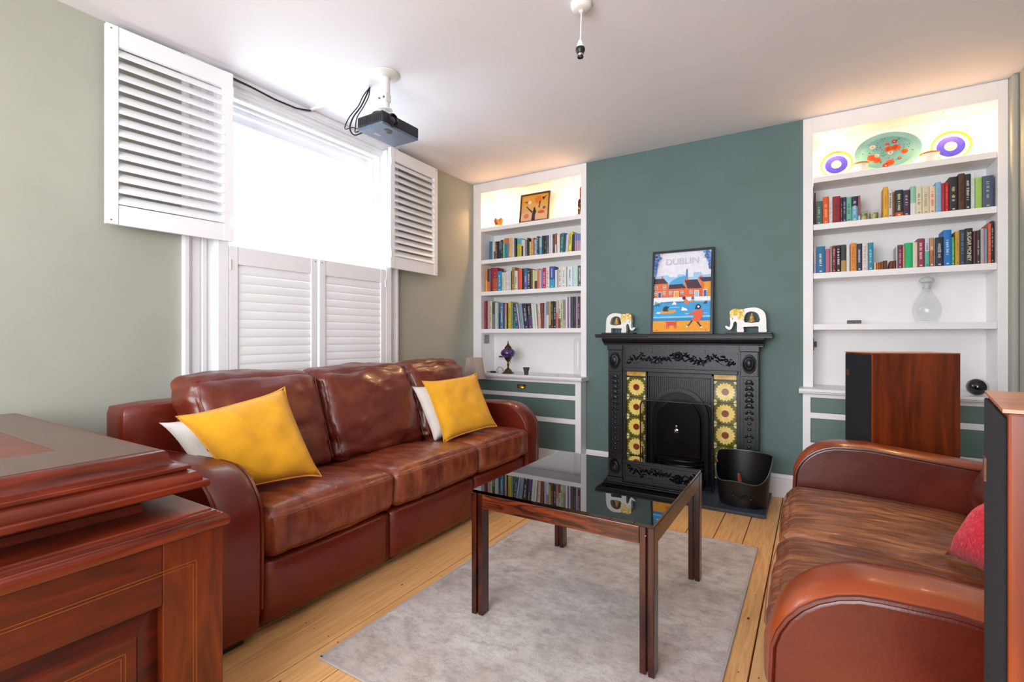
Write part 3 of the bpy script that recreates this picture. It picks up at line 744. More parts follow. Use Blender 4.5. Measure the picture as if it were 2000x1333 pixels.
row('''
90 114 870|raspberry|#a32c58|m=#7a1840|
115 134 885|dark maroon|#4d2733||
135 158 895|salmon pink|#c99a94||
159 184 900|pale green|#ccd3b6|m=#9a5a5a|
185 214 912|black and green|#35493c #6c7480|f=.55|
215 243 915|oatmeal|#c9c3b6||
244 262 920|light blue|#8fb2c4||
263 284 920|green-brown|#5a5240 #1e3a48|f=.6|
285 318 918|mid blue|#4d78ad|m=#bfe0a0|
319 334 922|navy|#26305c||
335 358 928|peach and olive|#b98474 #a9a28c|f=.5|
359 371 925|black|#251f10||
372 404 905|bright yellow|#d4bd2c|m=#8c7a10|
405 432 922|olive|#838a5a||
433 470 930|teal and black|#3c5a5e #2a7a80|f=.35|
471 500 930|dark slate|#3f4460|l=-7 m=#c8c8dc|
502 518 930|thin white|#c6c8da|l=-9|
524 568 928|steel grey|#8292a6|l=-7|
572 612 925|black with white print|#2b2c3a|l=-6 m=#d0d0dc|
616 662 925|black and violet|#30282e #5a3a78|l=-6 f=.5 m=#a9a2a0|
668 700 930|pale mint|#ccd6d0|l=-5|
702 726 932|white|#d6d8d6|l=-5|
735 766 930|blush and peach|#dcc8bf #d9b097|l=-3 f=.5 m=#a88a7a|
768 800 920|russet brown|#7c3c2c|l=-2|
803 828 925|lavender grey|#b4b4c8||
829 856 905|blue and white|#8086a0 #d0d0da|f=.5|
857 882 908|black and gold|#b79f5c #6a4a20|f=.12|
883 912 900|dark brown|#3a2c22|m=#a8884a|
913 944 905|black with figure|#2a2630|m=#bfb9c4|
945 968 892|pink and cream|#c9b4b4 #c87868|f=.55|
969 998 888|green and cream|#d9cfb2 #7a4a40|f=.35 m=#3a5a44|
999 1026 885|pale green|#b9cf9f|m=#4a6a58|
1027 1052 885|moss|#8d8a74 #c8a498|f=.3|
1056 1078 850|tall white|#dcdcec||
1079 1098 840|mauve|#8f6488||
1099 1114 815|slim white|#d9d6de||
1115 1148 812|tall charcoal|#40424c||
1149 1182 803|aubergine black|#3a3040|m=#6a6070|
1183 1200 803|silver grey|#a9a6b4||
1201 1226 785|dark plum|#54203f|m=#d0a8b4|
1227 1244 785|grey stone|#a19a98||
''', 930, 440, 6.06, LS[3] + .04, YS, 'lower shelf beside window', 'books on the lower shelf beside the window', LI0 + .004, LI1 - .004)
row('''
50 70 300|thin maroon|#4c2334|y=0|
72 140 385|bottle green|#44665e|m=#9fbf9a|
143 206 340|orange|#d9571c|m=#f0a070|
208 243 345|white|#d2cfd2|m=#a9a0a6|
244 325 335|thick crimson|#8c1220|m=#2b201a|
326 346 345|black-purple|#2c1f36|m=#9a8a9a|
347 385 343|navy|#2b2a4c|m=#9aa|
386 438 340|seafoam green|#6fb49c|m=#2f6a5c|
440 503 335|black-topped blue|#202430 #5aa6bf|f=.6 m=#d9c9d4|
504 530 325|dusty pink|#9a5562 #b9c4d0|f=.2|
''', 1580, 320, 5.263, RS[1] + .04, YS, 'upper shelf behind speakers', 'books on the upper shelf behind the speakers', RI0 + .003, RI1)
row('''
765 816 238|yellow|#e0a928|m=#c07a18|
818 862 265|black-lettered white|#d9d3c8|m=#4a4038|
863 885 290|brown|#7a4524||
886 970 268|black-and-orange|#1f2a34 #cf4a2c|f=.16 m=#d9cf8c|
972 1040 268|pink and plum|#3b2b40 #3b2b40|f=.7 m=#c9a4a4|
1044 1100 232|green-topped white|#8fbfa6 #dcdcdc|f=.42|
1101 1163 232|olive-banded cream|#d9d3b6|m=#8a8450|
1166 1238 235|ivory|#d9ccb2|m=#a89878|
1240 1300 232|cream with orange letters|#e6cdb2|m=#d06a48|
1303 1362 188|sky blue|#7fb2cf|m=#a98abf|
1364 1398 198|cherry red|#b0283a||
1399 1440 195|scarlet|#b81c20|m=#e06a50|
1445 1537 130|thick black|#20242a|m=#cfc08a|
1538 1604 100|black and copper|#54301c|m=#1f1a18|
1606 1664 105|black with white letters|#22262a|m=#c9ccd4|
1666 1708 105|white|#d6dcda|m=#b8bfc0|
1711 1780 142|lime green|#9cc460||
1784 1900 122|wide slate blue|#48566c|m=#a3aebf|
''', 1580, 320, 5.263, RS[1] + .04, YS, 'upper shelf behind speakers', 'books on the upper shelf behind the speakers', RI0, RI1 - .003)
row('''
40 72 340|pale pink|#c9b4ba #a9b0c9|f=.4 y=0|
75 166 325|cream-ovalled blue|#1f6ea0|m=#efe6c8|
168 214 350|rose|#b8607c||
216 240 320|taupe|#a39088||
241 279 315|dark red|#6e2228|m=#e08a8c|
280 329 310|black with white letters|#231c26|m=#cfd0d4|
331 384 305|black over tan|#2f3230 #b58a4c|f=.42|
386 420 315|white|#d6d8dc||
426 490 290|tan orange|#d68a3c|m=#c46a20|
492 546 295|navy|#2c3044|m=#c8c0c8|
548 606 288|ivory|#dcd2cc|m=#b4a8a0|
608 664 285|ocean blue|#2f86a4|m=#9ad0e0|
''', 1580, 420, 5.263, RS[2] + .04, YS, 'lower shelf behind speakers', 'books on the lower shelf behind the speakers', RI0 + .003, RI1)
row('''
668 692 490|little cream|#e3c29a|k=booklet|
696 717 490|little tan|#b56a2c|k=booklet|
718 740 486|little orange-brown|#a4581f|k=booklet|
741 765 480|little brown|#8a4a20|k=booklet|
766 806 470|little dark brown|#5a2f16|k=booklet|
820 860 475|leaning little chestnut|#6b2c18|k=booklet l=8|
861 896 470|little mahogany|#5e3018|k=booklet|
''', 1580, 420, 5.263, RS[2] + .04, YS, 'lower shelf behind speakers', 'little books on the lower shelf behind the speakers', RI0, RI1, depth=.07)
row('''
899 914 320|white|#d3d3d6||
915 963 308|burgundy|#6f2c48|m=#c98aa4|
965 986 318|apricot|#d98a70||
987 1066 285|emerald green|#15b36c||
1068 1116 280|cream|#d9cdb8||
1120 1190 240|maroon and white|#8e3048|m=#e6c6c0|
1193 1241 240|white over mint|#c9ccdc #57b59c|f=.55 m=#4a5a60|
1243 1285 235|tan and cream|#c08a5c #b5603a|f=.55 m=#efe0cc|
1287 1299 240|pale blue|#b4c6d6||
1301 1385 230|black with silver letters|#1c2230|m=#b8bcc8|
1387 1470 150|tall bright blue|#1272c0|m=#b0d8f0|
1471 1502 225|grass green|#4f9a58|m=#9fcf9a|
1505 1550 168|golden yellow|#c79a2c|m=#8f7a20|
1552 1608 150|slate navy|#2c3a4a|m=#5a7890|
1610 1686 135|black and gold|#262020|| SUGAR MONEY,.026,#e9e2c4,.5
1689 1720 165|wine|#5b2c38||
1722 1763 160|black and grey|#2f3032|m=#a8a8a8|
1765 1804 140|dusty grey|#b4a4a8||
1806 1840 138|powder blue|#8c9cb4||
1842 1876 85|tall orange|#cf5a34|m=#e0866a|
1878 1906 58|tall black|#26222a|m=#b8b4bc|
''', 1580, 420, 5.263, RS[2] + .04, YS, 'lower shelf behind speakers', 'books on the lower shelf behind the speakers', RI0, RI1 - .003)
for k, v in LABELS.items():
    if len(v) > 1: print('DUPLABEL', k, len(v))
    if len(k.split()) > 16: print('LONGLABEL', len(k.split()), k)
#--PART2--
# ------------------------------------------------------------------ sofas
def sofa(X0, Y0, sgn, aw, seats, D, armz, armr, back, mats, label, group=None, seatz=(.29, .50), backz=(.46, .97), bd=.614, framez=.85, sag=.055, armback=None, seed=1, wrk=.012, seatbulge=.03):
    P = lambda d, u, z: Vector((X0 + sgn * d, Y0 + u, z))
    L_ = aw * 2 + sum(seats)
    t = thing('leather_sofa', label, 'sofa', P(D / 2, L_ / 2, 0), 'leather sofas')
    lm, sm, fm, am = mats
    # arms: rolled over the front, sloping a little to the back
    armback = armback or armz - .02
    prof = [(.012, .035), (.0, .12), (-.004, armz - armr - .05)]
    for k in range(1, 9):
        a = math.pi / 2 * k / 8; prof.append((armr - (armr + .004) * math.cos(a), armz - armr + armr * math.sin(a)))
    prof += [(armr + .1, armz + .002), (D * .5, (armz * .6 + armback * .4)), (D - .17, armback), (D - .12, armback - .05), (D - .12, .035)]
    for ui, u0 in enumerate((0, L_ - aw)):
        m = MB(); nU = 6; n = len(prof); cxp = (D / 2, armz * .5)
        rows = []
        for j in range(nU + 1):
            s = j / nU; k = 1 - .045 * (abs(2 * s - 1)) ** 4          # pillowed section
            rows.append([P(cxp[0] + (a - cxp[0]) * (1 - (1 - k) * .5), u0 + .012 + (aw - .024) * s, (b - .3) * k + .3 if b > .3 else b) for a, b in prof])
        vs = [v for r_ in rows for v in r_]; fs = []
        for j in range(nU):
            for i in range(n): i2 = (i + 1) % n; fs.append((j * n + i, j * n + i2, (j + 1) * n + i2, (j + 1) * n + i))
        fs.append(tuple(range(n))); fs.append(tuple(nU * n + i for i in range(n))[::-1])
        m.add(vs, fs[:-2], 0); m.add(vs, fs[-2:], 1)
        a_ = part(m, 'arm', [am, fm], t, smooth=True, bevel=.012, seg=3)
        for j in (0, nU):
            off = -.001 if j == 0 else .001
            pts = [v + Vector((0, off, 0)) for v in rows[j][1:-2]]
            m2 = MB(); m2.tube(pts, .0055, 6); part(m2, 'piping', lm, a_, smooth=True)
    # base rails
    u = aw
    for k, w_ in enumerate(seats):
        m = puffy(P(.30, u + w_ / 2, (seatz[0] + .035) / 2), (.28, w_ / 2 - .003, (seatz[0] - .04) / 2), .02, (.012, 0, 0), n=6)
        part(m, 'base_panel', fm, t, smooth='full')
        zc = (seatz[0] + seatz[1]) / 2; hz = (seatz[1] - seatz[0]) / 2 - .012
        tilt = lambda q: Vector((q.x, q.y, q.z - sag * max(0, (abs(q.x - X0) - .08)) / .6))
        m = puffy(P(.31, u + w_ / 2, zc), (.325, w_ / 2 - .001, hz), .045, (seatbulge * .5, 0, seatbulge + .004), n=30, wr=wrk, ws=5, seed=seed + k, fn=tilt, stretch=(1, 2.6, .6))
        sc_ = part(m, 'seat_cushion', sm, t, smooth='full')
        m = MB(); pts = []
        zs = zc + hz - .028
        for q in range(15):
            s = q / 14; pts.append(P(-.0195 + .0 * s + (.012 if q in (0, 14) else 0) - seatbulge * .35 * math.sin(math.pi * s), u + .012 + (w_ - .024) * s, zs + .006 * math.sin(math.pi * s)))
        m.tube(pts, .0016, 5); part(m, 'stitch_line', M['seam'], sc_, smooth=True)
        # back cushion, leaning
        zb = (backz[0] + backz[1]) / 2; hb = (backz[1] - backz[0]) / 2
        lean = lambda q: Vector((q.x + sgn * (q.z - zb) * .36, q.y, q.z))
        m = puffy(P(bd, u + w_ / 2, zb), (.115, w_ / 2 - .001, hb), .07, (.06, 0, .015), n=30, wr=wrk * 1.9, ws=5, seed=seed + 7 + k, fn=lean, stretch=(1, .8, 2.6))
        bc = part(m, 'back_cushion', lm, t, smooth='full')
        m = MB(); uu = [u + .03, u + w_ - .03]
        for y_ in uu:
            pts = []
            for q in range(9):
                z_ = backz[0] + .05 + (backz[1] - backz[0] - .09) * q / 8
                pts.append(P(bd - .118 + (z_ - zb) * .36 - .0, y_, z_))
            m.tube(pts, .0018, 5)
        m.tube([P(bd - .085 + hb * .36, u + .05 + (w_ - .1) * q / 10, backz[1] - .012 + .014 * math.sin(math.pi * q / 10)) for q in range(11)], .002, 5)
        part(m, 'stitch_line', M['seam'], bc, smooth=True)
        u += w_
    m = puffy(P(D - .10, L_ / 2, (framez + .035) / 2), (.10, L_ / 2 - .03, (framez - .035) / 2), .035, (.0, 0, .0), n=8, fn=None)
    part(m, 'back_frame', am, t, smooth='full')
    for a, b in ((.05, .05), (.05, L_ - .13), (D - .16, .05), (D - .16, L_ - .13)):
        m = MB(); c = P(a, b, 0); m.box(min(c.x, c.x + sgn * .08), max(c.x, c.x + sgn * .08), c.y, c.y + .08, 0, .045); part(m, 'foot', M['darkfoot'], t)
    return t
sofa(-1.785, .92, -1, .19, [.67, .72, .62], 1.02, .665, .21, 1, (M['leather'], M['seat1'], M['leatherflat'], M['leatherflat']),
     'three-seat chestnut leather sofa with mustard cushions, standing under the window', seed=3)
sofa(-.085, 1.15, 1, .19, [.66, .66], .99, .675, .19, 1, (M['leather2shade'], M['seatworn'], M['leather2shade'], M['leather2']),
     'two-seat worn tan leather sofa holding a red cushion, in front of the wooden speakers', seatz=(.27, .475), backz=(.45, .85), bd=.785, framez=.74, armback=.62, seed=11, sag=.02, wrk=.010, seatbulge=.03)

# ------------------------------------------------------------------ scatter cushions
def cushion(name, corners, thick, m, label, seed, group='scatter cushions', piping=True, wr=.010):
    c = sum((Vector(q) for q in corners), Vector()) / 4
    t = thing(name, label, 'cushion', (c.x, c.y, min(q[2] for q in corners)), group)
    mb, pts = pillow(corners, thick, seed, wr=wr)
    part(mb, 'cover', m, t, smooth='full')
    if piping: e = MB(); e.tube(pts, .0045, 6, closed=True); part(e, 'piping', m, t, smooth=True)
    return t
cushion('scatter_cushion', [(-2.205, .985, .835), (-2.19, 1.455, .915), (-1.935, 1.47, .515), (-2.03, 1.135, .52)], .13, M['mustard'], 'larger-looking mustard yellow cushion at the sofa end beside the carved chest', 2)
cushion('scatter_cushion', [(-2.40, 1.005, .79), (-2.40, 1.37, .82), (-2.17, 1.40, .50), (-2.20, 1.125, .50)], .10, M['linen'], 'off-white cushion tucked behind the mustard one next to the carved chest', 5, piping=False)
cushion('scatter_cushion', [(-2.235, 2.49, .862), (-2.085, 2.90, .893), (-1.885, 2.865, .535), (-1.995, 2.425, .488)], .12, M['mustard'], 'mustard yellow cushion at the sofa end beside the bookcase alcove', 9)
cushion('scatter_cushion', [(-2.31, 2.465, .825), (-2.20, 2.86, .85), (-2.02, 2.80, .50), (-2.09, 2.44, .478)], .10, M['linen'], 'off-white cushion behind the mustard one next to the bookcase alcove', 13, piping=False)
cushion('scatter_cushion', [(.74, 1.68, .83), (.62, 2.08, .85), (.345, 2.0, .485), (.48, 1.62, .485)], .16, M['red'], 'knitted red cushion on the two-seat tan sofa', 21, piping=False, wr=.012)

# ------------------------------------------------------------------ carved chest beside the viewer
def chest():
    t = thing('wooden_chest', 'large polished red-brown wooden chest with stepped moulded lid and inlaid panelled end', 'chest', (-2.15, .32, 0))
    X0, X1, Y0_, Y1 = -2.92, -1.43, -.12, .76
    def terrace(prof):
        m = MB(); vs = []
        for e, z in prof: vs += [(X0 - .01 + e, Y0_ - .01 + e, z), (X1 + .01 - e, Y0_ - .01 + e, z), (X1 + .01 - e, Y1 + .015 - e, z), (X0 - .01 + e, Y1 + .015 - e, z)]
        fs = [(0, 1, 2, 3)[::-1], tuple(4 * (len(prof) - 1) + i for i in range(4))]
        for k in range(len(prof) - 1):
            for i in range(4): j = (i + 1) % 4; fs.append((4 * k + i, 4 * k + j, 4 * k + 4 + j, 4 * k + 4 + i))
        return m.add(vs, fs)
    part(terrace([(.015, .622), (.004, .626), (0, .634), (0, .645), (.004, .653), (.010, .656), (.012, .660), (.018, .660), (.019, .664), (.024, .664), (.026, .669), (.034, .671), (.036, .675), (.155, .678), (.155, .70)]), 'ledge_moulding', M['chestm'], t, smooth=True)
    pr = [(.165, .700), (.165, .728), (.040, .738), (.037, .741), (.037, .754), (.040, .757), (.050, .7575)]
    pr += [(.050 + .020 * (1 - math.cos(math.pi / 2 * q / 6)), .7585 + .026 * math.sin(math.pi / 2 * q / 6)) for q in range(7)]
    pr += [(.078, .786), (.078, .789), (.072, .790), (.071, .792), (.071, .798), (.073, .800)]
    pr += [(.073 + .036 * math.sin(math.pi / 2 * q / 7), .800 + .027 * (1 - math.cos(math.pi / 2 * q / 7))) for q in range(8)]
    pr += [(.110, .832), (.1115, .835)] + [(.1115 + .012 * (1 - math.cos(math.pi / 2 * q / 5)), .835 + .010 * math.sin(math.pi / 2 * q / 5)) for q in range(6)] + [(.136, .8455)]
    part(terrace(pr), 'lid_moulding', M['chestm'], t, smooth=True)
    # lid top with a sunk panel
    px0, px1, py0, py1 = -2.66, -1.78, .05, .495; e = .1235; lx0, lx1, ly0, ly1 = X0 + e, X1 - e, Y0_ + e, Y1 - e + .005
    m = MB()
    for a, b, c, d in ((lx0, px0, ly0, ly1), (px1, lx1, ly0, ly1), (px0, px1, ly0, py0), (px0, px1, py1, ly1)): m.box(a, b, c, d, .835, .846)
    part(m, 'lid_frame', M['chesttop'], t)
    part(MB().box(px0, px1, py0, py1, .79, .812), 'lid_panel', M['chesttop'], t)
    m = MB()
    vs = []
    for i0, z in ((0, .8455), (.006, .838), (.010, .828), (.022, .818), (.030, .812)): vs += [(px0 + i0, py0 + i0, z), (px1 - i0, py0 + i0, z), (px1 - i0, py1 - i0, z), (px0 + i0, py1 - i0, z)]
    m.add(vs, [(4 * q + i, 4 * q + (i + 1) % 4, 4 * q + 4 + (i + 1) % 4, 4 * q + 4 + i) for q in range(4) for i in range(4)])
    part(m, 'panel_moulding', M['chest'], t)
    part(MB().box(px0 + .075, px1 - .075, py0 + .075, py1 - .075, .80, .832), 'raised_field', M['chesttop'], t, bevel=.008, seg=2)
    # body: stiles, rails, sunk end panel
    rz0, rz1, ry0, ry1 = .12, .466, .03, .608
    part(MB().box(X0, X1 - .035, Y0_, Y1, .04, .63), 'body', M['chest'], t)
    for a, b in ((Y0_, ry0), (ry1, Y1)): part(MB().box(X1 - .035, X1, a, b, 0, .625), 'corner_post', M['chestv'], t, bevel=.003)
    for a, b in ((.04, rz0), (rz1, .625)): part(MB().box(X1 - .035, X1 - .0005, ry0, ry1, a, b), 'rail', M['chest'], t, bevel=.003)
    m = MB(); F_ = lambda a, b, d: (X1 - .034 + d, a, b)
    def ring(y0, y1, z0, z1, y0b, y1b, z0b, z1b, d0, d1):
        vs = [(X1 - .035 + d0, y0, z0), (X1 - .035 + d0, y1, z0), (X1 - .035 + d0, y1, z1), (X1 - .035 + d0, y0, z1), (X1 - .035 + d1, y0b, z0b), (X1 - .035 + d1, y1b, z0b), (X1 - .035 + d1, y1b, z1b), (X1 - .035 + d1, y0b, z1b)]
        m.add(vs, [(i, (i + 1) % 4, (i + 1) % 4 + 4, i + 4) for i in range(4)])
    ring(ry0, ry1, rz0, rz1, ry0 + .05, ry1 - .05, rz0 + .05, rz1 - .05, .006, .020)
    ring(ry0 + .05, ry1 - .05, rz0 + .05, rz1 - .05, ry0 + .056, ry1 - .056, rz0 + .056, rz1 - .056, .020, .029)
    m.add([(X1 - .006, y, z) for y, z in ((ry0 + .056, rz0 + .056), (ry1 - .056, rz0 + .056), (ry1 - .056, rz1 - .056), (ry0 + .056, rz1 - .056))], [(0, 1, 2, 3)])
    part(m, 'end_panel', M['chest'], t)
    def inl(y0, y1, z0, z1, x, w_=.0016):
        q = MB()
        q.box(x - .001, x + .0006, y0, y1, z1 - w_, z1).box(x - .001, x + .0006, y0, y1, z0, z0 + w_).box(x - .001, x + .0006, y0, y0 + w_, z0, z1).box(x - .001, x + .0006, y1 - w_, y1, z0, z1)
        part(q, 'inlay_line', M['inlay'], t)
    inl(-.05, .690, .07, .554, X1); inl(-.042, .682, .078, .546, X1)
    inl(ry0 + .078, ry1 - .078, rz0 + .082, rz1 - .082, X1 - .006, .0013); inl(ry0 + .087, ry1 - .087, rz0 + .09, rz1 - .09, X1 - .006, .0013)
chest()

# ------------------------------------------------------------------ rug, coffee table
rg = thing('rug', 'faded grey and beige patterned rug under the glass coffee table', 'rug', (-.89, 2.06, 0))
m = MB(); RX0, RX1, RY0, RY1 = -1.512, -.265, 1.146, 2.985
nx, ny = 24, 34; vs = []; fs = []
for j in range(ny + 1):
    for i in range(nx + 1):
        x_ = RX0 + (RX1 - RX0) * i / nx; y_ = RY0 + (RY1 - RY0) * j / ny
        vs.append((x_, y_, .0075 + .0012 * noise.noise(Vector((x_ * 3, y_ * 3, 0)))))
for j in range(ny):
    for i in range(nx): k = j * (nx + 1) + i; fs.append((k, k + 1, k + nx + 2, k + nx + 1))
m.add(vs, fs); part(m, 'pile', M['rug'], rg, smooth='full')
m = MB(); m.box(RX0 - .004, RX0 + .006, RY0, RY1, .0012, .0085).box(RX1 - .006, RX1 + .004, RY0, RY1, .0012, .0085).box(RX0 - .004, RX1 + .004, RY0 - .004, RY0 + .006, .0012, .0085).box(RX0 - .004, RX1 + .004, RY1 - .006, RY1 + .004, .0012, .0085)
part(m, 'binding', M['rugedge'], rg)
def coffee():
    X0, X1, Y0_, Y1, zt = -1.215, -.457, 1.655, 2.475, .524; z0 = .0092
    t = thing('coffee_table', 'square rosewood coffee table with a smoked glass top, standing on the rug', 'table', (-.836, 2.065, z0))
    for cx, sx in ((X0, 1), (X1, -1)):
        for cy, sy in ((Y0_, 1), (Y1, -1)):
            g = MB()
            for o_ in (0, .030):
                a, b = cx + sx * o_, cx + sx * (o_ + .022); c, d = cy + (0 if o_ == 0 else sy * .004), cy + sy * .052
                g.box(min(a, b), max(a, b), min(c, d), max(c, d), z0, zt - .0125)
            g.box(min(cx + sx * .021, cx + sx * .031), max(cx + sx * .021, cx + sx * .031), min(cy + sy * .018, cy + sy * .045), max(cy + sy * .018, cy + sy * .045), z0 + .004, zt - .014)
            part(g, 'leg', M['tablewood'], t, bevel=.0015, seg=1)
    for y0 in (Y0_ + .002, Y1 - .024): part(MB().box(X0 + .052, X1 - .052, y0, y0 + .022, zt - .072, zt - .0125), 'rail', M['tablerail'], t, bevel=.002)
    for x0 in (X0 + .001, X1 - .022): part(MB().box(x0, x0 + .021, Y0_ + .053, Y1 - .053, zt - .072, zt - .0125), 'rail', M['tablewood'], t, bevel=.002)
    part(MB().box(X0 + .004, X1 - .004, Y0_ + .004, Y1 - .004, zt - .012, zt), 'glass_top', M['tglass'], t)
    for y0 in (Y0_ + .006, Y1 - .012):
        for xx in (X0 + .02, X1 - .03):
            m = MB(); m.lathe([(.0025, 0), (.0025, .0015)], (0, 0, 0), 10, T=Matrix.Translation((xx, y0 - .004, zt - .04)) @ Matrix.Rotation(R(90), 4, 'X')); part(m, 'bolt', M['steel'], t)
coffee()

# ------------------------------------------------------------------ fireplace
FX = -.905; HZ = .022
def fireplace():
    t = thing('fireplace', 'black cast iron fireplace with sunflower tiles on the dark green chimney breast', 'fireplace', (FX, 3.98, HZ))
    ir = M['iron']
    bx = lambda a, b, c, d, e, f, n_, **k: part(MB().box(FX + a, FX + b, c, d, e, f), n_, ir, t, **k)
    # mantel shelf and cornice
    m = MB(); pr = [(3.868, 1.180), (3.862, 1.175), (3.862, 1.168), (3.868, 1.164), (3.868, 1.160), (3.874, 1.157), (3.874, 1.150), (YF - .001, 1.150), (YF - .001, 1.180)]
    m.prism(pr, lambda a, b, d: (FX + d, a, b), -.655, .655); part(m, 'mantel_shelf', ir, t)
    m = MB(); pr = [(3.885, 1.150), (3.887, 1.138), (3.900, 1.118), (3.915, 1.108), (3.917, 1.098), (3.925, 1.095), (3.925, 1.086), (YF - .001, 1.086), (YF - .001, 1.150)]
    m.prism(pr, lambda a, b, d: (FX + d * (1 + (1.13 - b) * -.35 if b < 1.13 else 1), a, b), -.605, .605); part(m, 'cornice', ir, t)
    bx(-.455, .455, 3.948, YF - .001, .905, 1.086, 'frieze')
    m = MB()
    for a, b, z0, z1 in ((-.43, .43, .930, .936), (-.43, -.20, 1.030, 1.036), (.20, .43, 1.030, 1.036), (-.20, .20, 1.060, 1.066), (-.433, -.427, .93, 1.036), (.427, .433, .93, 1.036), (-.203, -.197, 1.03, 1.066), (.197, .203, 1.03, 1.066), (-.455, .455, 1.078, 1.086), (-.455, .455, .905, .914)):
        m.box(FX + a, FX + b, 3.942, 3.950, z0, z1)
    part(m, 'frieze_beading', ir, t)
    rnd = random.Random(4); m = MB()
    for k in range(130):
        s = -1 + 2 * k / 129; x_ = s * .405; z_ = .978 + .018 * math.cos(s * 9) + (.022 if abs(s) < .45 else 0) * math.cos(s * 3.2) + rnd.uniform(-.018, .022)
        T = Matrix.Translation((FX + x_, 3.946, z_ + rnd.uniform(-.012, .014))) @ Matrix.Rotation(rnd.uniform(-1.2, 1.2), 4, 'Y') @ Matrix.Diagonal((1.0, .7, .42, 1))
        m.sphere((0, 0, 0), rnd.uniform(.010, .017), 8, T=T)
    for k in range(9):
        an = 2 * math.pi * k / 9
        m.sphere((FX + .026 * math.cos(an), 3.944, 1.005 + .026 * math.sin(an)), .013, 8)
    m.sphere((FX, 3.94, 1.005), .016, 10)
    for sg in (-1, 1):
        pts = [(FX + sg * (.05 + .34 * q / 12), 3.945, .965 + .02 * math.sin(q * 1.1)) for q in range(13)]; m.tube(pts, [.006 - .0003 * q for q in range(13)], 6)
    part(m, 'frieze_carving', ir, t, smooth=True)
    for sg in (-1, 1):
        a, b = sorted((sg * .445, sg * .565)); c = sg * .505
        bx(a, b, 3.935, YF - .001, HZ, 1.09, 'pilaster')
        m = MB(); m.box(FX + a - .006, FX + b + .006, 3.922, YF - .001, 1.05, 1.098).box(FX + a + .002, FX + b - .002, 3.927, 3.94, .87, 1.05)
        part(m, 'capital_block', ir, t, bevel=.003)
        part(MB().box(FX + a - .006, FX + b + .006, 3.922, YF - .002, HZ, .15), 'plinth_block', ir, t, bevel=.003)
        m = MB(); T = Matrix.Translation((FX + c, 3.925, .96)) @ Matrix.Diagonal((1, .35, 1.45, 1)); m.sphere((0, 0, 0), .040, 14, T=T)
        T = Matrix.Translation((FX + c, 3.915, .965)) @ Matrix.Diagonal((1, .5, 1.5, 1)); m.sphere((0, 0, 0), .022, 12, T=T)
        m.tube([(FX + c + .045 * math.cos(q * math.pi / 8), 3.926, .96 + .066 * math.sin(q * math.pi / 8)) for q in range(16)], .005, 6, closed=True)
        part(m, 'cartouche', ir, t, smooth=True)
        m = MB()
        for e in (-.042, .038): m.box(FX + c + e, FX + c + e + .004, 3.929, 3.937, .19, .85)
        m.box(FX + c - .042, FX + c + .042, 3.929, 3.937, .846, .850).box(FX + c - .042, FX + c + .042, 3.929, 3.937, .19, .194)
        for k in range(15):
            z_ = .83 - k * .043; r_ = .021 if k < 5 else .013
            T = Matrix.Translation((FX + c, 3.934, z_)) @ Matrix.Diagonal((1.1, .8, .9, 1)); m.sphere((0, 0, 0), r_, 8, T=T)
            if k < 6 or k % 3 == 0:
                for q in (-1, 1): m.sphere((FX + c + q * .020, 3.935, z_ - .012), .011, 7)
        part(m, 'carved_drop', ir, t, smooth=True)
        # inner return beside the tiles
        a, b = sorted((sg * .418, sg * .446)); bx(a, b, 3.945, YF - .001, HZ, .905, 'inner_moulding', bevel=.004)
        a, b = sorted((sg * .246, sg * .258)); bx(a, b, 3.952, YF - .001, HZ, .86, 'tile_retainer')
        a, b = sorted((sg * .258, sg * .419))
        bx(a, b, 3.99, YF - .001, HZ, .905, 'tile_backing')
        part(MB().box(FX + a + .001, FX + b - .001, 3.97, 3.99, .838, .878), 'strip_tile', M['tilestrip'], t)
    bx(-.43, .43, 3.93, 3.97, .876, .908, 'opening_lintel', bevel=.004)
    # sunflower tile: glaze, petals, centre and pale corner daisies
    proto = []
    def tilemesh():
        m = MB(); s = .0795; m.box(-s, s, 0, .012, -s, s, mi=0)
        n = 18; pts = []
        for k in range(n * 2):
            an = math.pi * k / n; r_ = .072 if k % 2 == 0 else .060; pts.append((r_ * math.cos(an), r_ * math.sin(an)))
        m.prism(pts, lambda a, b, d: (a, -d, b), 0, .0012, mi=1)
        cc = [(.026 * math.cos(2 * math.pi * k / 18), .026 * math.sin(2 * math.pi * k / 18)) for k in range(18)]
        m.prism(cc, lambda a, b, d: (a, -d, b), 0, .0022, mi=2)
        for sx in (-1, 1):
            for sz in (-1, 1):
                q = [(sx * s * .99, sz * s * .99)] + [(sx * (s * .99 - .021 * math.sin(k * math.pi / 12)), sz * (s * .99 - .021 * math.cos(k * math.pi / 12))) for k in range(7)]
                m.prism(q, lambda a, b, d: (a, -d, b), 0, .0012, mi=3)
        return m
    first = None
    for sg in (-1, 1):
        for k in range(5):
            zc = .745 - .1625 * k
            loc = Vector((FX + sg * .338, 3.972, zc))
            if first is None:
                first = tilemesh().build('tile', [M['tileolive'], M['tileyel'], M['tilebrn'], M['tilepale']], None); first.parent = t; o = first
            else: o = first.copy(); COL.objects.link(o)
            if k == 4: o.scale = (1, 1, .62); loc.z = .138
            o.location = loc - Vector(t.location)
    # ribbed register plate with arch
    bx(-.246, .246, 3.985, YF - .001, HZ, .878, 'register_plate')
    m = MB()
    for k in range(30):
        x_ = -.225 + .45 * k / 29; m.box(FX + x_ - .0035, FX + x_ + .0035, 3.978, 3.986, .45, .835)
    part(m, 'ribbing', ir, t)
    m = MB(); m.box(FX - .246, FX + .246, 3.972, 3.986, .838, .878).box(FX - .246, FX - .232, 3.972, 3.986, HZ, .84).box(FX + .232, FX + .246, 3.972, 3.986, HZ, .84)
    part(m, 'register_border', ir, t, bevel=.003)
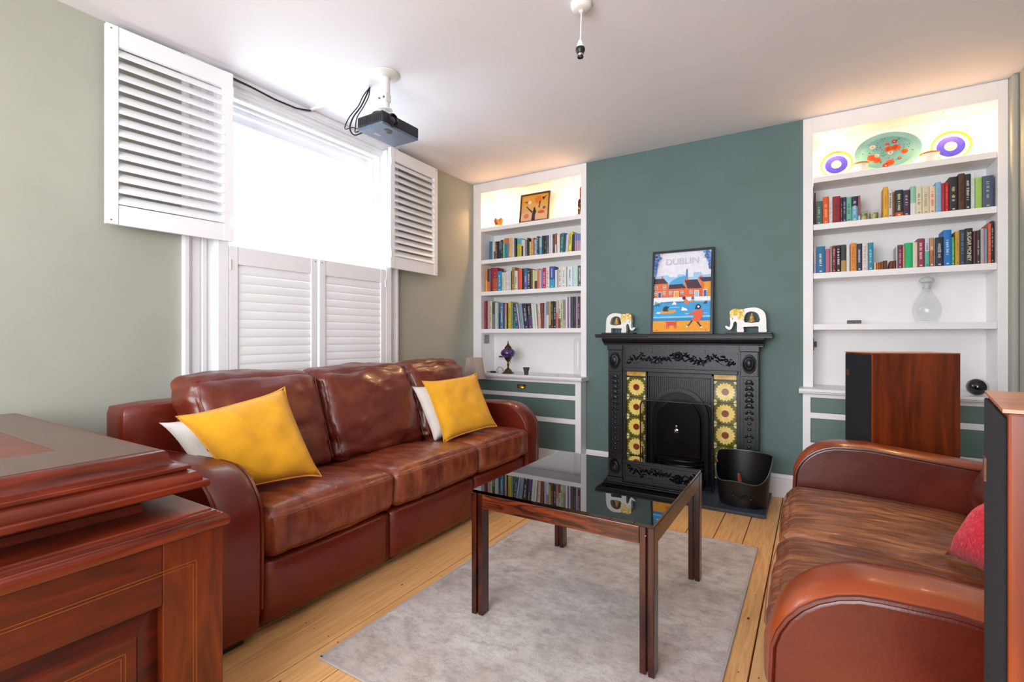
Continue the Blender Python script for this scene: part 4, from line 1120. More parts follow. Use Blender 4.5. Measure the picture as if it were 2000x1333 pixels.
    def arch(r, zc, zb, n=24): return [(r, zb)] + [(r * math.cos(math.pi * k / n), zc + r * math.sin(math.pi * k / n)) for k in range(n + 1)] + [(-r, zb)]
    m = MB(); zc = .535
    for r0, r1, ya, yb in ((.222, .200, 3.955, 3.975), (.200, .190, 3.966, 3.98)):
        A, B = arch(r0, zc, HZ), arch(r1, zc, HZ); n = len(A)
        for (P0, P1, Y_) in ((A, B, ya),):
            vs = [(FX + x_, ya, z_) for x_, z_ in A] + [(FX + x_, ya, z_) for x_, z_ in B] + [(FX + x_, 3.986, z_) for x_, z_ in A] + [(FX + x_, 3.986, z_) for x_, z_ in B]
            fs = []
            for i in range(n - 1): fs += [(i, i + 1, n + i + 1, n + i), (i, 2 * n + i, 2 * n + i + 1, i + 1), (n + i, n + i + 1, 3 * n + i + 1, 3 * n + i)]
            m.add(vs, fs)
    part(m, 'arch_moulding', ir, t, smooth=True)
    m = MB(); m.prism(arch(.19, zc, HZ), lambda a, b, d: (FX + a, d, b), 3.976, 3.99); part(m, 'arch_back', M['ironmatt'], t)
    # blower cover with knob
    m = MB(); m.prism(arch(.168, .50, .215), lambda a, b, d: (FX + a, d, b), 3.952, 3.976)
    cp = part(m, 'cover_plate', M['ironplate'], t, bevel=.006, seg=2)
    m = MB(); T = Matrix.Translation((FX + .0 - .015, 3.952, .42)) @ Matrix.Rotation(R(90), 4, 'X'); m.lathe([(.019, 0), (.019, .003), (.008, .006), (.006, .016), (.012, .022), (.014, .028), (.010, .034), (0, .036)], (0, 0, 0), 16, T=T)
    T = Matrix.Translation((FX - .015, 3.95, .455)) @ Matrix.Rotation(R(90), 4, 'X'); m.lathe([(.010, 0), (.010, .004), (0, .006)], (0, 0, 0), 12, T=T)
    k_ = part(m, 'knob', M['chrome'], cp, smooth=True); k_['label'] = 'round chrome knob'
    m = MB()
    for k in range(4):
        z_ = .20 - k * .036
        m.tube([(FX + .185 * math.cos(math.pi * q / 12), 3.975 - .075 * math.sin(math.pi * q / 12), z_) for q in range(13)], .007, 6)
    for q in range(1, 12, 2):
        m.box(FX + .185 * math.cos(math.pi * q / 12) - .004, FX + .185 * math.cos(math.pi * q / 12) + .004, 3.971 - .075 * math.sin(math.pi * q / 12), 3.979 - .075 * math.sin(math.pi * q / 12), .07, .21)
    part(m, 'grate_front', M['ironplate'], t, smooth=True)
    m = MB(); m.box(FX - .20, FX + .20, 3.90, 3.985, HZ, .07); part(m, 'ash_pan_cover', ir, t, bevel=.006)
fireplace()
h = MB(); h.box(-1.57, -.262, 3.495, 4.049, .001, HZ); hh = h.build('hearth_slab', M['slate'], None, bevel=.003)
tag(hh, 'dark slate hearth slab on the floor in front of the fireplace', 'hearth')
# fireguard
fg = thing('fireguard', 'low wire-framed gauze fireguard standing in front of the fireplace opening', 'fireguard', (-.893, 3.80, HZ))
def rr(x0, x1, z0, z1, r, y):
    pts = [(x0, y, z0)]
    for k in range(7): a = math.pi - math.pi / 2 * k / 6; pts.append((x0 + r + r * math.cos(a), y, z1 - r + r * math.sin(a)))
    for k in range(7): a = math.pi / 2 - math.pi / 2 * k / 6; pts.append((x1 - r + r * math.cos(a), y, z1 - r + r * math.sin(a)))
    pts.append((x1, y, z0)); return pts
P_ = rr(-1.158, -.628, HZ + .006, .665, .045, 3.80)
m = MB(); m.tube(P_, .0055, 8, closed=True); part(m, 'wire_frame', M['iron'], fg, smooth=True)
m = MB(); m.add([(a, 3.8005, c) for a, b, c in P_], [tuple(range(len(P_)))]); 0 or part(m, 'gauze', M['gauze'], fg)
m = MB()
for x_ in (-1.158, -.628): m.tube([(x_, 3.80, .30), (x_, 3.86, .29), (x_, 3.88, HZ + .005)], .004, 6)
part(m, 'side_strut', M['iron'], fg, smooth=True)
# coal bucket
def bucket():
    cx, cy = -.415, 3.685; t = thing('coal_bucket', 'black oval coal bucket with a scooped front, standing on the hearth', 'bucket', (cx, cy, HZ))
    n = 48; levels = 7; vs = []; fs = []
    def rim(a):   # a: angle, front is -pi/2
        s = .5 + .5 * math.cos(a + math.pi * .56)      # 1 at the front
        return .335 - .165 * (max(0, s - .38) / .62) ** 1.15 * (3 - 2 * max(0, s - .38) / .62) / 1.0 * .98
    for inner in (0, 1):
        for k in range(levels + 1):
            for i in range(n):
                a = 2 * math.pi * i / n; z = rim(a) * k / levels + (.004 if inner and k == 0 else 0)
                f = .82 + .18 * min(1, z / .335); r_ = (1 - .018 * inner)
                vs.append((cx + .182 * f * r_ * math.cos(a), cy + .135 * f * r_ * math.sin(a), HZ + z))
    N = n * (levels + 1)
    for inner in (0, 1):
        for k in range(levels):
            for i in range(n): j = (i + 1) % n; o = inner * N; fs.append((o + k * n + i, o + k * n + j, o + (k + 1) * n + j, o + (k + 1) * n + i))
    for i in range(n): j = (i + 1) % n; fs.append((levels * n + i, levels * n + j, N + levels * n + j, N + levels * n + i))
    fs.append(tuple(range(n))); fs.append(tuple(N + i for i in range(n)))
    m = MB(); m.add(vs, fs); part(m, 'body', M['bucket'], t, smooth=True)
    m = MB(); m.tube([vs[levels * n + i] for i in range(n)], .0035, 6, closed=True); part(m, 'rolled_rim', M['rimm'], t, smooth=True)
    m = MB(); m.tube([(cx - .172, cy - .02, .30), (cx - .158, cy - .05, .312), (cx - .150, cy - .06, .30), (cx - .158, cy - .045, .29)], .004, 6, closed=True); part(m, 'handle_loop', M['brass'], t, smooth=True)
    m = MB(); rnd = random.Random(3)
    for k in range(12):
        x_ = cx - .06 + .012 * k; m.tube([(x_, cy - .128 - .003 + .0009 * (k - 6) ** 2 * .2, HZ + .07 + .01 * math.sin(k)), (x_ + .01, cy - .129 + .0009 * (k - 6) ** 2 * .2, HZ + .08 + .01 * math.cos(k))], .003, 5)
    part(m, 'embossed_ornament', M['bucket'], t)
    b = thing('hearth_brush', 'red-brown wooden brush handle leaning inside the black coal bucket', 'brush', (cx, cy, HZ + .006))
    m = MB(); m.tube([(cx + .0, cy + .03, HZ + .02), (cx - .008, cy - .01, .12), (cx - .014, cy - .045, .20), (cx - .018, cy - .06, .235)], [.010, .012, .013, .007], 10); part(m, 'handle', M['brush'], b, smooth=True)
    m = MB(); m.lathe([(.02, 0), (.028, .02), (.012, .03)], (cx + .002, cy + .035, HZ + .006), 12); part(m, 'bristle_head', M['cable'], b, smooth=True)
bucket()

# ------------------------------------------------------------------ poster and picture
def flat(polys, fn, parent, name, layer=.00025):
    "flat print: list of (colour, points); every shape lies one hair above the last"
    mats = []; m = MB()
    for k, (c, pts) in enumerate(polys):
        mm = cmat(c, .6)
        if mm not in mats: mats.append(mm)
        m.add([fn(a, b, layer * (k + 1)) for a, b in pts], [tuple(range(len(pts)))], mi=mats.index(mm))
    return part(m, name, mats, parent, recalc=False)
def circ(cx, cy, r, n=14, sy=1): return [(cx + r * math.cos(2 * math.pi * k / n), cy + r * sy * math.sin(2 * math.pi * k / n)) for k in range(n)]
def poster():
    W_, H_, fw = .468, .672, .018
    xl, yb, zb = -1.118, 3.955, 1.1825; leanY = .075
    t = thing('framed_poster', 'black framed illustrated city poster leaning on the mantel shelf', 'poster', (xl + W_ / 2, yb, zb))
    th = math.asin(leanY / H_)
    def P(a, b, d=0):   # a across, b up, d out of the face
        return Vector((xl + a, yb + b * math.sin(th) - d * math.cos(th), zb + b * math.cos(th) - d * math.sin(th) * -1 * -1))
    def bar(m, a0, a1, b0, b1, d0, d1):
        vs = [P(a, b, d) for b in (b0, b1) for d in (d0, d1) for a in (a0, a1)]
        m.add(vs, [(0, 2, 3, 1), (4, 5, 7, 6), (0, 1, 5, 4), (2, 6, 7, 3), (0, 4, 6, 2), (1, 3, 7, 5)])
    m = MB()
    for a0, a1, b0, b1 in ((0, fw, 0, H_), (W_ - fw, W_, 0, H_), (fw, W_ - fw, 0, fw), (fw, W_ - fw, H_ - fw, H_)): bar(m, a0, a1, b0, b1, -.008, .022)
    part(m, 'frame', M['frameblk'], t, bevel=.001, seg=1)
    m = MB(); bar(m, fw, W_ - fw, fw, H_ - fw, -.006, .004); part(m, 'backing', M['frameblk'], t)
    pw, ph = W_ - 2 * fw, H_ - 2 * fw
    def U(x, y):
        top = 140 - .076 * (x - 150); return ((x - 150) / 785 * pw + fw, (1240 - y) / (1240 - top) * ph + fw)
    def fn(x, y, d):
        a, b = U(x, y); a = min(max(a, fw + .0005), W_ - fw - .0005); b = min(max(b, fw + .0005), H_ - fw - .0005); return P(a, b, .0042 + d)
    L = []
    A = lambda c, pts: L.append((c, pts))
    A('#e9e9f4', [(150, 1240), (935, 1240), (935, 80), (150, 140)])
    A('#9fd0ee', [(150, 470), (330, 440), (360, 470), (470, 470), (480, 435), (570, 430), (580, 470), (690, 470), (695, 405), (800, 400), (810, 440), (935, 430), (935, 620), (150, 620)])
    A('#4fa8dc', [(340, 600), (380, 540), (440, 500), (500, 470), (575, 450), (640, 520), (660, 620), (340, 620)])
    A('#4a90c8', [(583, 500), (594, 365), (606, 352), (616, 365), (622, 500)])
    A('#e87040', [(150, 560), (345, 560), (345, 765), (150, 765)])
    A('#4a3038', [(150, 497), (285, 492), (345, 562), (150, 570)])
    A('#e06a4a', [(248, 460), (272, 458), (272, 492), (248, 494)])
    A('#e66a36', [(345, 600), (600, 600), (600, 760), (345, 765)])
    A('#40303a', [(365, 580), (545, 568), (600, 630), (352, 642)])
    A('#ea7c50', [(555, 515), (590, 512), (640, 640), (640, 760), (560, 762), (600, 630)])
    A('#e66a36', [(595, 600), (830, 600), (830, 755), (595, 760)])
    A('#4a2c38', [(575, 515), (750, 505), (815, 628), (620, 634)])
    A('#e8604a', [(590, 500), (618, 470), (625, 515), (592, 520)])
    A('#e8a02c', [(822, 530), (935, 525), (935, 745), (835, 748)])
    A('#e66a36', [(755, 480), (775, 478), (840, 560), (840, 750), (820, 750), (815, 628)])
    A('#40304a', [(770, 478), (935, 470), (935, 532), (820, 540)])
    A('#e8705a', [(775, 455), (815, 450), (825, 478), (780, 480)])
    for x_, y_ in ((172, 622), (300, 615), (172, 702), (298, 698), (390, 695), (548, 692), (672, 685)):
        A('#f2e8e0', [(x_ - 22, y_ - 26), (x_ + 22, y_ - 26), (x_ + 22, y_ + 26), (x_ - 22, y_ + 26)])
        for sx in (-1, 1):
            for sy in (-1, 1): A('#26344a', [(x_ + sx * 4, y_ + sy * 4), (x_ + sx * 16, y_ + sy * 4), (x_ + sx * 16, y_ + sy * 20), (x_ + sx * 4, y_ + sy * 20)])
    for c, x0, x1, y0 in (('#2f4a86', 215, 252, 690), ('#f0a838', 442, 496, 680), ('#a9c8e4', 722, 775, 668), ('#4468a8', 840, 880, 655)):
        A('#f4ece0', [(x0 - 7, y0 - 10), (x1 + 7, y0 - 10), (x1 + 7, 758), (x0 - 7, 758)]); A(c, [(x0, y0), (x1, y0), (x1, 758), (x0, 758)])
    A('#f1f3fa', [(150, 765), (935, 745), (935, 800), (600, 812), (400, 815), (260, 835), (150, 870)])
    A('#3aa0dc', [(150, 870), (260, 832), (935, 815), (935, 1100), (150, 1100)])
    A('#2a78b8', [(250, 828), (600, 818), (600, 832), (250, 840)])
    A('#a8d8f4', [(300, 905), (520, 895), (520, 902), (300, 912)]); A('#a8d8f4', [(600, 985), (900, 975), (900, 982), (600, 994)])
    A('#8ccff2', [(150, 1030), (935, 1010), (935, 1035), (150, 1052)]); A('#2488c4', [(150, 1055), (935, 1040), (935, 1090), (150, 1095)])
    A('#f0a024', [(150, 1092), (935, 1085), (935, 1240), (150, 1240)])
    A('#e69a38', [(250, 960), (300, 945), (470, 935), (480, 955), (420, 985), (270, 990)])
    A('#26303e', [(285, 945), (300, 895), (330, 880), (372, 890), (388, 886), (352, 925), (372, 955), (300, 955)])
    A('#f4f6fa', [(190, 985), (215, 962), (258, 968), (250, 988)]); A('#f4f6fa', [(415, 862), (440, 815), (470, 830), (478, 860)]); A('#f4f6fa', [(545, 945), (560, 890), (585, 905), (625, 920), (632, 945)])
    A('#e07a4a', [(575, 795), (615, 780), (650, 830), (630, 865), (595, 850)]); A('#2c2c3a', circ(580, 768, 24))
    A('#d9a24a', [(660, 800), (715, 790), (720, 815), (665, 825)]); A('#2f62a8', circ(698, 770, 20)); A('#2a4a6a', [(835, 850), (860, 815), (890, 808), (888, 848)])
    A('#e4603a', [(730, 945), (790, 925), (830, 935), (842, 985), (835, 1020), (790, 1100), (690, 1080), (730, 985), (650, 1005), (640, 992)])
    A('#262a38', circ(775, 890, 36)); A('#262a38', [(735, 900), (728, 920), (745, 925), (760, 905)]); A('#f4ece4', circ(778, 890, 15))
    A('#22283a', [(690, 1080), (706, 1088), (650, 1160), (628, 1168), (640, 1150)]); A('#22283a', [(752, 1098), (778, 1100), (830, 1170), (808, 1172)])
    A('#f4f6fa', [(612, 1162), (645, 1160), (640, 1176), (615, 1176)]); A('#f4f6fa', [(806, 1170), (836, 1168), (836, 1182), (806, 1184)])
    A('#d9483c', [(325, 1100), (375, 1098), (470, 1100), (512, 1060), (480, 1110), (480, 1150), (350, 1150), (345, 1118)])
    for x_ in (348, 372, 455, 478): A('#d9483c', [(x_ - 6, 1145), (x_ + 6, 1145), (x_ + 4, 1192), (x_ - 4, 1192)])
    rnd = random.Random(8)
    for k in range(20):
        y_ = 155 + k * 15; x_ = 150 + max(0, 95 - k * 5) * rnd.uniform(.3, 1); A(['#3f62a4', '#5b86c4', '#2f4a86'][k % 3], circ(x_, y_, rnd.uniform(18, 30), 9))
    for k in range(18):
        y_ = 95 + k * 14; x_ = 935 - max(0, 105 - k * 6) * rnd.uniform(.2, 1); A(['#4f78b8', '#6a9ad4', '#3f62a4'][k % 3], circ(x_, y_, rnd.uniform(18, 30), 9))
    for x_, y_, c in ((222, 250, '#d9484a'), (200, 210, '#e8b04a'), (842, 195, '#d9484a'), (270, 140, '#d9484a'), (165, 1222, '#6a4a3a'), (215, 1212, '#8a3a2a'), (885, 1215, '#6a4a3a'), (885, 1128, '#c8482a')): A(c, circ(x_, y_, 9, 6, .6))
    for k in range(5): A('#2a5878', [(170 + k * 14, 880), (178 + k * 14, 880), (190 + k * 16, 815 + k * 6), (184 + k * 16, 812 + k * 6)])
    flat(L, fn, t, 'print')
    a, b = U(535, 250)
    Mt = Matrix.Translation(P(a, b + .002, .0125)) @ Matrix.Rotation(R(90) - th, 4, 'X')
    o = lettering('DUBLIN', .072, cmat('#cfc4d0', .6), Mt @ Matrix.Diagonal((1.02, 1, 1, 1)), t, 'lettering')
    m = MB(); bar(m, fw, W_ - fw, fw, H_ - fw, .0175, .0185)
    return t
poster()
def smallpic():
    x0, x1, zb = -2.435, -2.115, 2.2545; W_ = x1 - x0; H_ = .285; fw = .014; yb = 4.10; th = R(8)
    t = thing('framed_picture', 'small dark-framed orange and yellow abstract picture on the lit top shelf', 'picture', ((x0 + x1) / 2, yb, zb))
    P = lambda a, b, d=0: Vector((x0 + a, yb + b * math.sin(th) - d * math.cos(th), zb + b * math.cos(th) + d * math.sin(th)))
    def bar(m, a0, a1, b0, b1, d0, d1):
        vs = [P(a, b, d) for b in (b0, b1) for d in (d0, d1) for a in (a0, a1)]
        m.add(vs, [(0, 2, 3, 1), (4, 5, 7, 6), (0, 1, 5, 4), (2, 6, 7, 3), (0, 4, 6, 2), (1, 3, 7, 5)])
    m = MB()
    for a0, a1, b0, b1 in ((0, fw, 0, H_), (W_ - fw, W_, 0, H_), (fw, W_ - fw, 0, fw), (fw, W_ - fw, H_ - fw, H_)): bar(m, a0, a1, b0, b1, -.005, .012)
    part(m, 'frame', M['framebrn'], t)
    S = lambda u, v: (fw + u * (W_ - 2 * fw), fw + v * (H_ - 2 * fw))
    L = [('#d9a860', [(0, 0), (1, 0), (1, 1), (0, 1)]), ('#e0a03a', [(0, .55), (.3, .7), (.7, .62), (1, .7), (1, 1), (0, 1)]), ('#d87a30', circ(.62, .8, .14, 9)), ('#d8b08a', [(0, 0), (1, 0), (1, .35), (.6, .25), (.3, .4), (0, .3)]), ('#cf7a4a', circ(.2, .2, .1, 7)), ('#c85a3a', circ(.75, .3, .13, 8, .5)),
         ('#3a2430', [(.40, 0), (.54, 0), (.53, .2), (.57, .35), (.52, .45), (.46, .44), (.42, .3)]), ('#3a2430', circ(.49, .47, .04, 8)), ('#4a2c34', [(.43, .36), (.2, .58), (.17, .57), (.4, .30)]), ('#5a3a30', [(.68, .45), (.72, .75), (.66, .7), (.64, .5)]),
         ('#2c2030', [(.74, .88), (.84, .86), (.95, .93), (.86, .82), (.8, .74), (.78, .83)]), ('#8a4a3a', circ(.85, .45, .06, 7)), ('#f0d8b0', circ(.3, .72, .07, 7)), ('#6a3a30', [(.1, .75), (.25, .78), (.2, .7)])]
    m = MB(); bar(m, fw, W_ - fw, fw, H_ - fw, -.004, .002); part(m, 'backing', M['framebrn'], t)
    flat([(c, [S(u, v) for u, v in p]) for c, p in L], lambda a, b, d: P(a, b, .0022 + d), t, 'print')
smallpic()

# ------------------------------------------------------------------ elephants
def elephant(xc, zb, s, face, label):
    "face -1: trunk towards -x"
    y0 = 3.975
    t = thing('elephant_figurine', label, 'figurine', (xc, y0, zb), 'elephant figurines on the mantel')
    k = .000225 * s
    def fn(a, b, d, y=y0): return (xc + (a - 900) * k * (-face), y + d, zb + .013 + (935 - b) * k)
    out = [(300, 765), (330, 728), (390, 762), (432, 765), (452, 640), (438, 480), (440, 300), (480, 232), (560, 197), (700, 212), (800, 225), (900, 190), (1050, 170), (1200, 175), (1330, 230), (1430, 335), (1465, 480), (1475, 650), (1476, 800), (1480, 934), (1270, 935), (1258, 770), (1100, 764), (900, 770), (832, 782), (840, 934), (655, 935), (650, 700), (620, 605), (580, 600), (545, 645), (520, 760), (475, 840), (420, 860), (360, 835)]
    hole = [(868, 625), (870, 450), (900, 360), (960, 310), (1060, 290), (1160, 310), (1240, 370), (1275, 450), (1278, 625)]
    m = curve2d([smooth_loop(out, 3), smooth_loop(hole, 2)], lambda a, b, d: fn(a, b, d), .052 * s)
    part(m, 'body', M['cream'], t, bevel=.006 * s, seg=3, smooth=True)
    cap = [(444, 460), (436, 300), (480, 228), (560, 190), (700, 205), (820, 220), (858, 260), (858, 520), (760, 545), (680, 525), (640, 420), (560, 405), (500, 470)]
    m = curve2d([smooth_loop(cap, 3)], lambda a, b, d: fn(a, b, d), .060 * s); part(m, 'gold_headcloth', M['gold'], t, bevel=.003 * s)
    m = MB(); ctr = fn(1065, 600, 0)
    m.lathe([(0, .062 * s), (.006 * s, .060 * s), (.006 * s, .05 * s), (.012 * s, .046 * s), (.016 * s, .03 * s), (.019 * s, .014 * s), (.026 * s, .006 * s), (.026 * s, .003 * s), (.0, .006 * s)], (ctr[0], y0, ctr[2] - .004), 18, close=False)
    m.sphere((ctr[0], y0, ctr[2] - .001), .005 * s, 8); m.tube([(ctr[0], y0, ctr[2] + .056 * s), (ctr[0], y0, ctr[2] + .075 * s)], .0015, 6)
    part(m, 'bell', M['bell'], t, smooth=True)
    m = MB()
    for d in (-1, 1): e = fn(520, 515, 0); m.sphere((e[0], y0 + d * .0265 * s, e[2]), .004 * s, 8)
    part(m, 'eye', M['blackpl'], t)
    a, b = sorted((xc + (330 - 900) * k * (-face), xc + (1640 - 900) * k * (-face)))
    part(MB().box(a, b, y0 - .045 * s, y0 + .045 * s, zb, zb + .0125), 'plinth', M['iron'], t, bevel=.003)
elephant(-1.375, 1.1805, .94, 1, 'white elephant figurine with bell and gold headcloth, on the window side of the poster')
elephant(-.425, 1.1805, 1.03, -1, 'white elephant figurine with bell and gold headcloth, between the poster and the far bookcase')

# ------------------------------------------------------------------ speakers
def speaker(corner, ang, W_, D_, H_, label):
    "corner: front corner nearer the viewer; ang: direction of the side panel"
    t = thing('floor_speaker', label, 'speaker', (corner[0], corner[1], 0), 'floor-standing speakers')
    sd = Vector((math.cos(ang), math.sin(ang), 0)); fd = Vector((-math.sin(ang), math.cos(ang), 0)); c = Vector((corner[0], corner[1], 0))
    def bx(s0, s1, f0, f1, z0, z1):
        vs = [c + sd * s + fd * f + Vector((0, 0, z)) for z in (z0, z1) for f in (f0, f1) for s in (s0, s1)]
        return MB().add(vs, [(0, 2, 3, 1), (4, 5, 7, 6), (0, 1, 5, 4), (2, 6, 7, 3), (0, 4, 6, 2), (1, 3, 7, 5)])
    part(bx(.0, D_, 0, W_, .035, H_ - .004), 'cabinet', M['spwood'], t, bevel=.003)
    part(bx(-.004, D_, 0, W_, H_ - .004, H_), 'top_panel', M['sptop'], t)
    part(bx(-.005, .0002, .004, W_ - .006, .06, H_ - .010), 'grille', M['grille'], t, bevel=.004)
    part(bx(-.0075, -.0048, W_ * .80, W_ * .80 + .022, H_ - .125, H_ - .092), 'badge', mat('dull_copper_badge', '#6a4430', .5, .5, var=.2, vscale=60), t)
    for s in (.03, D_ - .05):
        for f in (.02, W_ - .04):
            part(bx(s, s + .02, f, f + .02, 0, .036), 'foot', M['blackpl'], t)
    return t
speaker((.243, 3.0), R(26), .225, .405, 1.08, 'tall cherry-veneered speaker with dark grille, behind the tan sofa before the bookcase')
speaker((.181, .744), R(-9), .25, .40, 1.08, 'tall cherry-veneered speaker standing at the near arm of the tan sofa')

# ------------------------------------------------------------------ ceiling things
def projector():
    zt = CEIL
    t = thing('projector', 'charcoal projector hanging from the ceiling on a white mount', 'projector', (-2.11, 2.065, 2.33))
    x0, x1, y0, y1, z0, z1 = -2.212, -2.01, 1.918, 2.208, 2.33, 2.404
    m = MB(); m.box(x0, x1, y0, y1, z0 + .012, z1); part(m, 'casing', M['projdark'], t, bevel=.008, seg=3)
    m = MB(); m.box(x0 + .002, x1 - .002, y0 + .002, y1 - .002, z0, z0 + .014)
    u = part(m, 'underside', M['projbase'], t, bevel=.003)
    m = MB(); m.box(-2.07, -2.045, 1.985, 2.03, z0 - .0012, z0 + .001).box(-2.09, -2.065, 2.02, 2.045, z0 - .0012, z0 + .001); part(m, 'vent_slot', M['blackpl'], u)
    part(MB().box(-2.165, -2.135, 1.985, 2.035, z0 - .0008, z0 + .001), 'rating_label', M['steel'], u)
    m = MB(); T = Matrix.Translation((x1 - .002, 1.995, z0 + .042)) @ Matrix.Rotation(R(90), 4, 'Y')
    m.lathe([(.036, -.004), (.036, .012), (.031, .014), (.028, .006), (.028, .003)], (0, 0, 0), 26, T=T); part(m, 'lens_ring', M['blackpl'], t, smooth=True)
    m = MB(); m.lathe([(0, .010), (.012, .009), (.022, .006), (.028, .002)], (0, 0, 0), 24, T=T, close=False); part(m, 'lens', M['projlens'], t, smooth=True)
    m = MB()
    for k in range(11): m.box(x0 + .018 + .016 * k, x0 + .027 + .016 * k, y0 - .0012, y0 + .003, z0 + .022, z1 - .014)
    part(m, 'vent_grille', M['blackpl'], t)
    mt = thing('projector_mount', 'white ceiling mount carrying the projector', 'mount', (-2.15, 2.07, zt))
    m = MB(); m.lathe([(.086, 0), (.086, -.004), (.078, -.010), (.050, -.016), (.034, -.022)], (-2.15, 2.07, zt - .0005), 32); part(m, 'ceiling_plate', M['whitepl'], mt, smooth=True)
    m = MB(); m.lathe([(.030, 0), (.030, -.105)], (-2.15, 2.07, zt - .018), 24); part(m, 'tube', M['whitepl'], mt, smooth=True)
    m = MB(); m.box(-2.182, -2.118, 2.045, 2.095, zt - .165, zt - .115); part(m, 'tilt_joint', M['whitepl'], mt, bevel=.010, seg=3)
    m = MB(); m.lathe([(.028, 0), (.026, -.045)], (-2.15, 2.07, zt - .16), 20); part(m, 'lower_tube', M['whitepl'], mt, smooth=True)
    for s in ((-2.165, 2.043), (-2.130, 2.043)):
        m = MB(); m.lathe([(.007, 0), (.007, .004)], (0, 0, 0), 10, T=Matrix.Translation((s[0], s[1], zt - .145)) @ Matrix.Rotation(R(90), 4, 'X')); part(m, 'bolt', M['steel'], mt)
    m = MB()
    for a in range(4):
        an = math.pi / 4 + a * math.pi / 2; m.tube([(-2.15, 2.07, zt - .205), (-2.15 + .04 * math.cos(an), 2.07 + .04 * math.sin(an), zt - .235), (-2.13 + .07 * math.cos(an), 2.065 + .09 * math.sin(an), 2.404)], .005, 6)
    m.lathe([(.045, 0), (.045, .005)], (-2.15, 2.07, zt - .212), 20)
    part(m, 'spider_arm', M['whitepl'], mt, smooth=True)
    tr = tag(MB().box(-2.90, -2.33, 2.108, 2.128, CEIL - .012, CEIL - .0005).build('cable_trunking', M['whitepl'], None, bevel=.002), 'white cable trunking running over the ceiling from the window to the projector', 'trunking')
    c = thing('projector_cable', 'bundle of dark cables looping from the ceiling trunking to the projector', 'cable', (-2.33, 2.11, CEIL - .012))
    for k, (dx, dy, ez) in enumerate(((0, 0, 2.36), (.012, .01, 2.39), (-.01, -.012, 2.345))):
        pts = []
        ctrl = [(-2.325, 2.115, 2.692), (-2.33 + dx, 2.09 + dy, 2.63), (-2.33 + dx, 2.05 + dy, 2.55), (-2.33 + dx * 2, 1.99 + dy, 2.46), (-2.315 + dx * 3, 1.955 + dy, 2.38), (-2.28, 1.96 + dy, 2.335 + k * .02), (-2.212, 1.99 + dy * 2, ez)]
        for i in range(len(ctrl) - 1):
            p0, p1, p2, p3 = [Vector(ctrl[max(0, min(len(ctrl) - 1, i + d))]) for d in (-1, 0, 1, 2)]
            for q in range(5):
                s = q / 5; pts.append(.5 * ((2 * p1) + (-p0 + p2) * s + (2 * p0 - 5 * p1 + 4 * p2 - p3) * s * s + (-p0 + 3 * p1 - 3 * p2 + p3) * s ** 3))
        pts.append(Vector(ctrl[-1])); m = MB(); m.tube(pts, .0035 if k else .0048, 6); part(m, 'cable_strand', M['cable'], c, smooth=True)
    m = MB()
    m.tube([(-2.13 + .06 * math.cos(a), 2.05 + .085 * math.sin(a), 2.425 + .012 * math.sin(a * 1.5)) for a in [q * .3 for q in range(20)]], .004, 6); part(m, 'coiled_lead', M['cable'], c, smooth=True)
    m = MB()
    for a in ((-2.325, 2.09, 2.615), (-2.325, 2.06, 2.56)): m.tube([a, (a[0] - .05, a[1] - .03, a[2] + .02)], .0012, 5)
    part(m, 'cable_tie', M['whitepl'], c)
    m = MB(); pts = [(-2.893, 1.50, 2.668), (-2.888, 1.58, 2.668), (-2.888, 1.70, 2.664), (-2.886, 1.85, 2.651), (-2.886, 2.0, 2.655), (-2.885, 2.09, 2.676), (-2.895, 2.115, 2.689)]
    m.tube(pts, .006, 8); tag(m.build('wall_cable', M['cable'], None, smooth=True), 'black cable sagging along the top of the window frame to the trunking', 'cable')
projector()
def pendant():
    x_, y_ = -.915, 2.10
    t = thing('pendant_lamp_holder', 'bare pendant lamp holder hanging from a white ceiling rose', 'lamp', (x_, y_, CEIL))
    m = MB(); m.lathe([(.048, 0), (.048, -.012), (.044, -.026), (.034, -.033), (.010, -.035), (.009, -.044), (.0, -.045)], (x_, y_, CEIL - .0005), 32); part(m, 'ceiling_rose', M['whitepl'], t, smooth=True)
    m = MB(); m.tube([(x_, y_, CEIL - .04), (x_ - .002, y_, CEIL - .10), (x_ - .004, y_ - .002, CEIL - .175)], .0032, 8); part(m, 'flex', M['whitepl'], t, smooth=True)
    z = CEIL - .252
    m = MB(); m.lathe([(.0, .082), (.008, .080), (.012, .072), (.018, .050), (.019, .040)], (x_ - .004, y_ - .002, z), 20); part(m, 'cap', M['whitepl'], t, smooth=True)
    m = MB(); m.lathe([(.020, .046), (.0225, .038), (.021, .030), (.016, .024), (.016, .018)], (x_ - .004, y_ - .002, z), 20); part(m, 'skirt_ring', M['blackpl'], t, smooth=True)
    m = MB(); m.lathe([(.0135, .022), (.0135, .008), (.012, .006)], (x_ - .004, y_ - .002, z), 20); part(m, 'bayonet_collar', M['chrome'], t, smooth=True)
    m = MB(); m.lathe([(.0135, .008), (.0150, .004), (.0135, .0), (.009, .001), (.009, .008)], (x_ - .004, y_ - .002, z), 20); part(m, 'rim', M['blackpl'], t, smooth=True)
pendant()

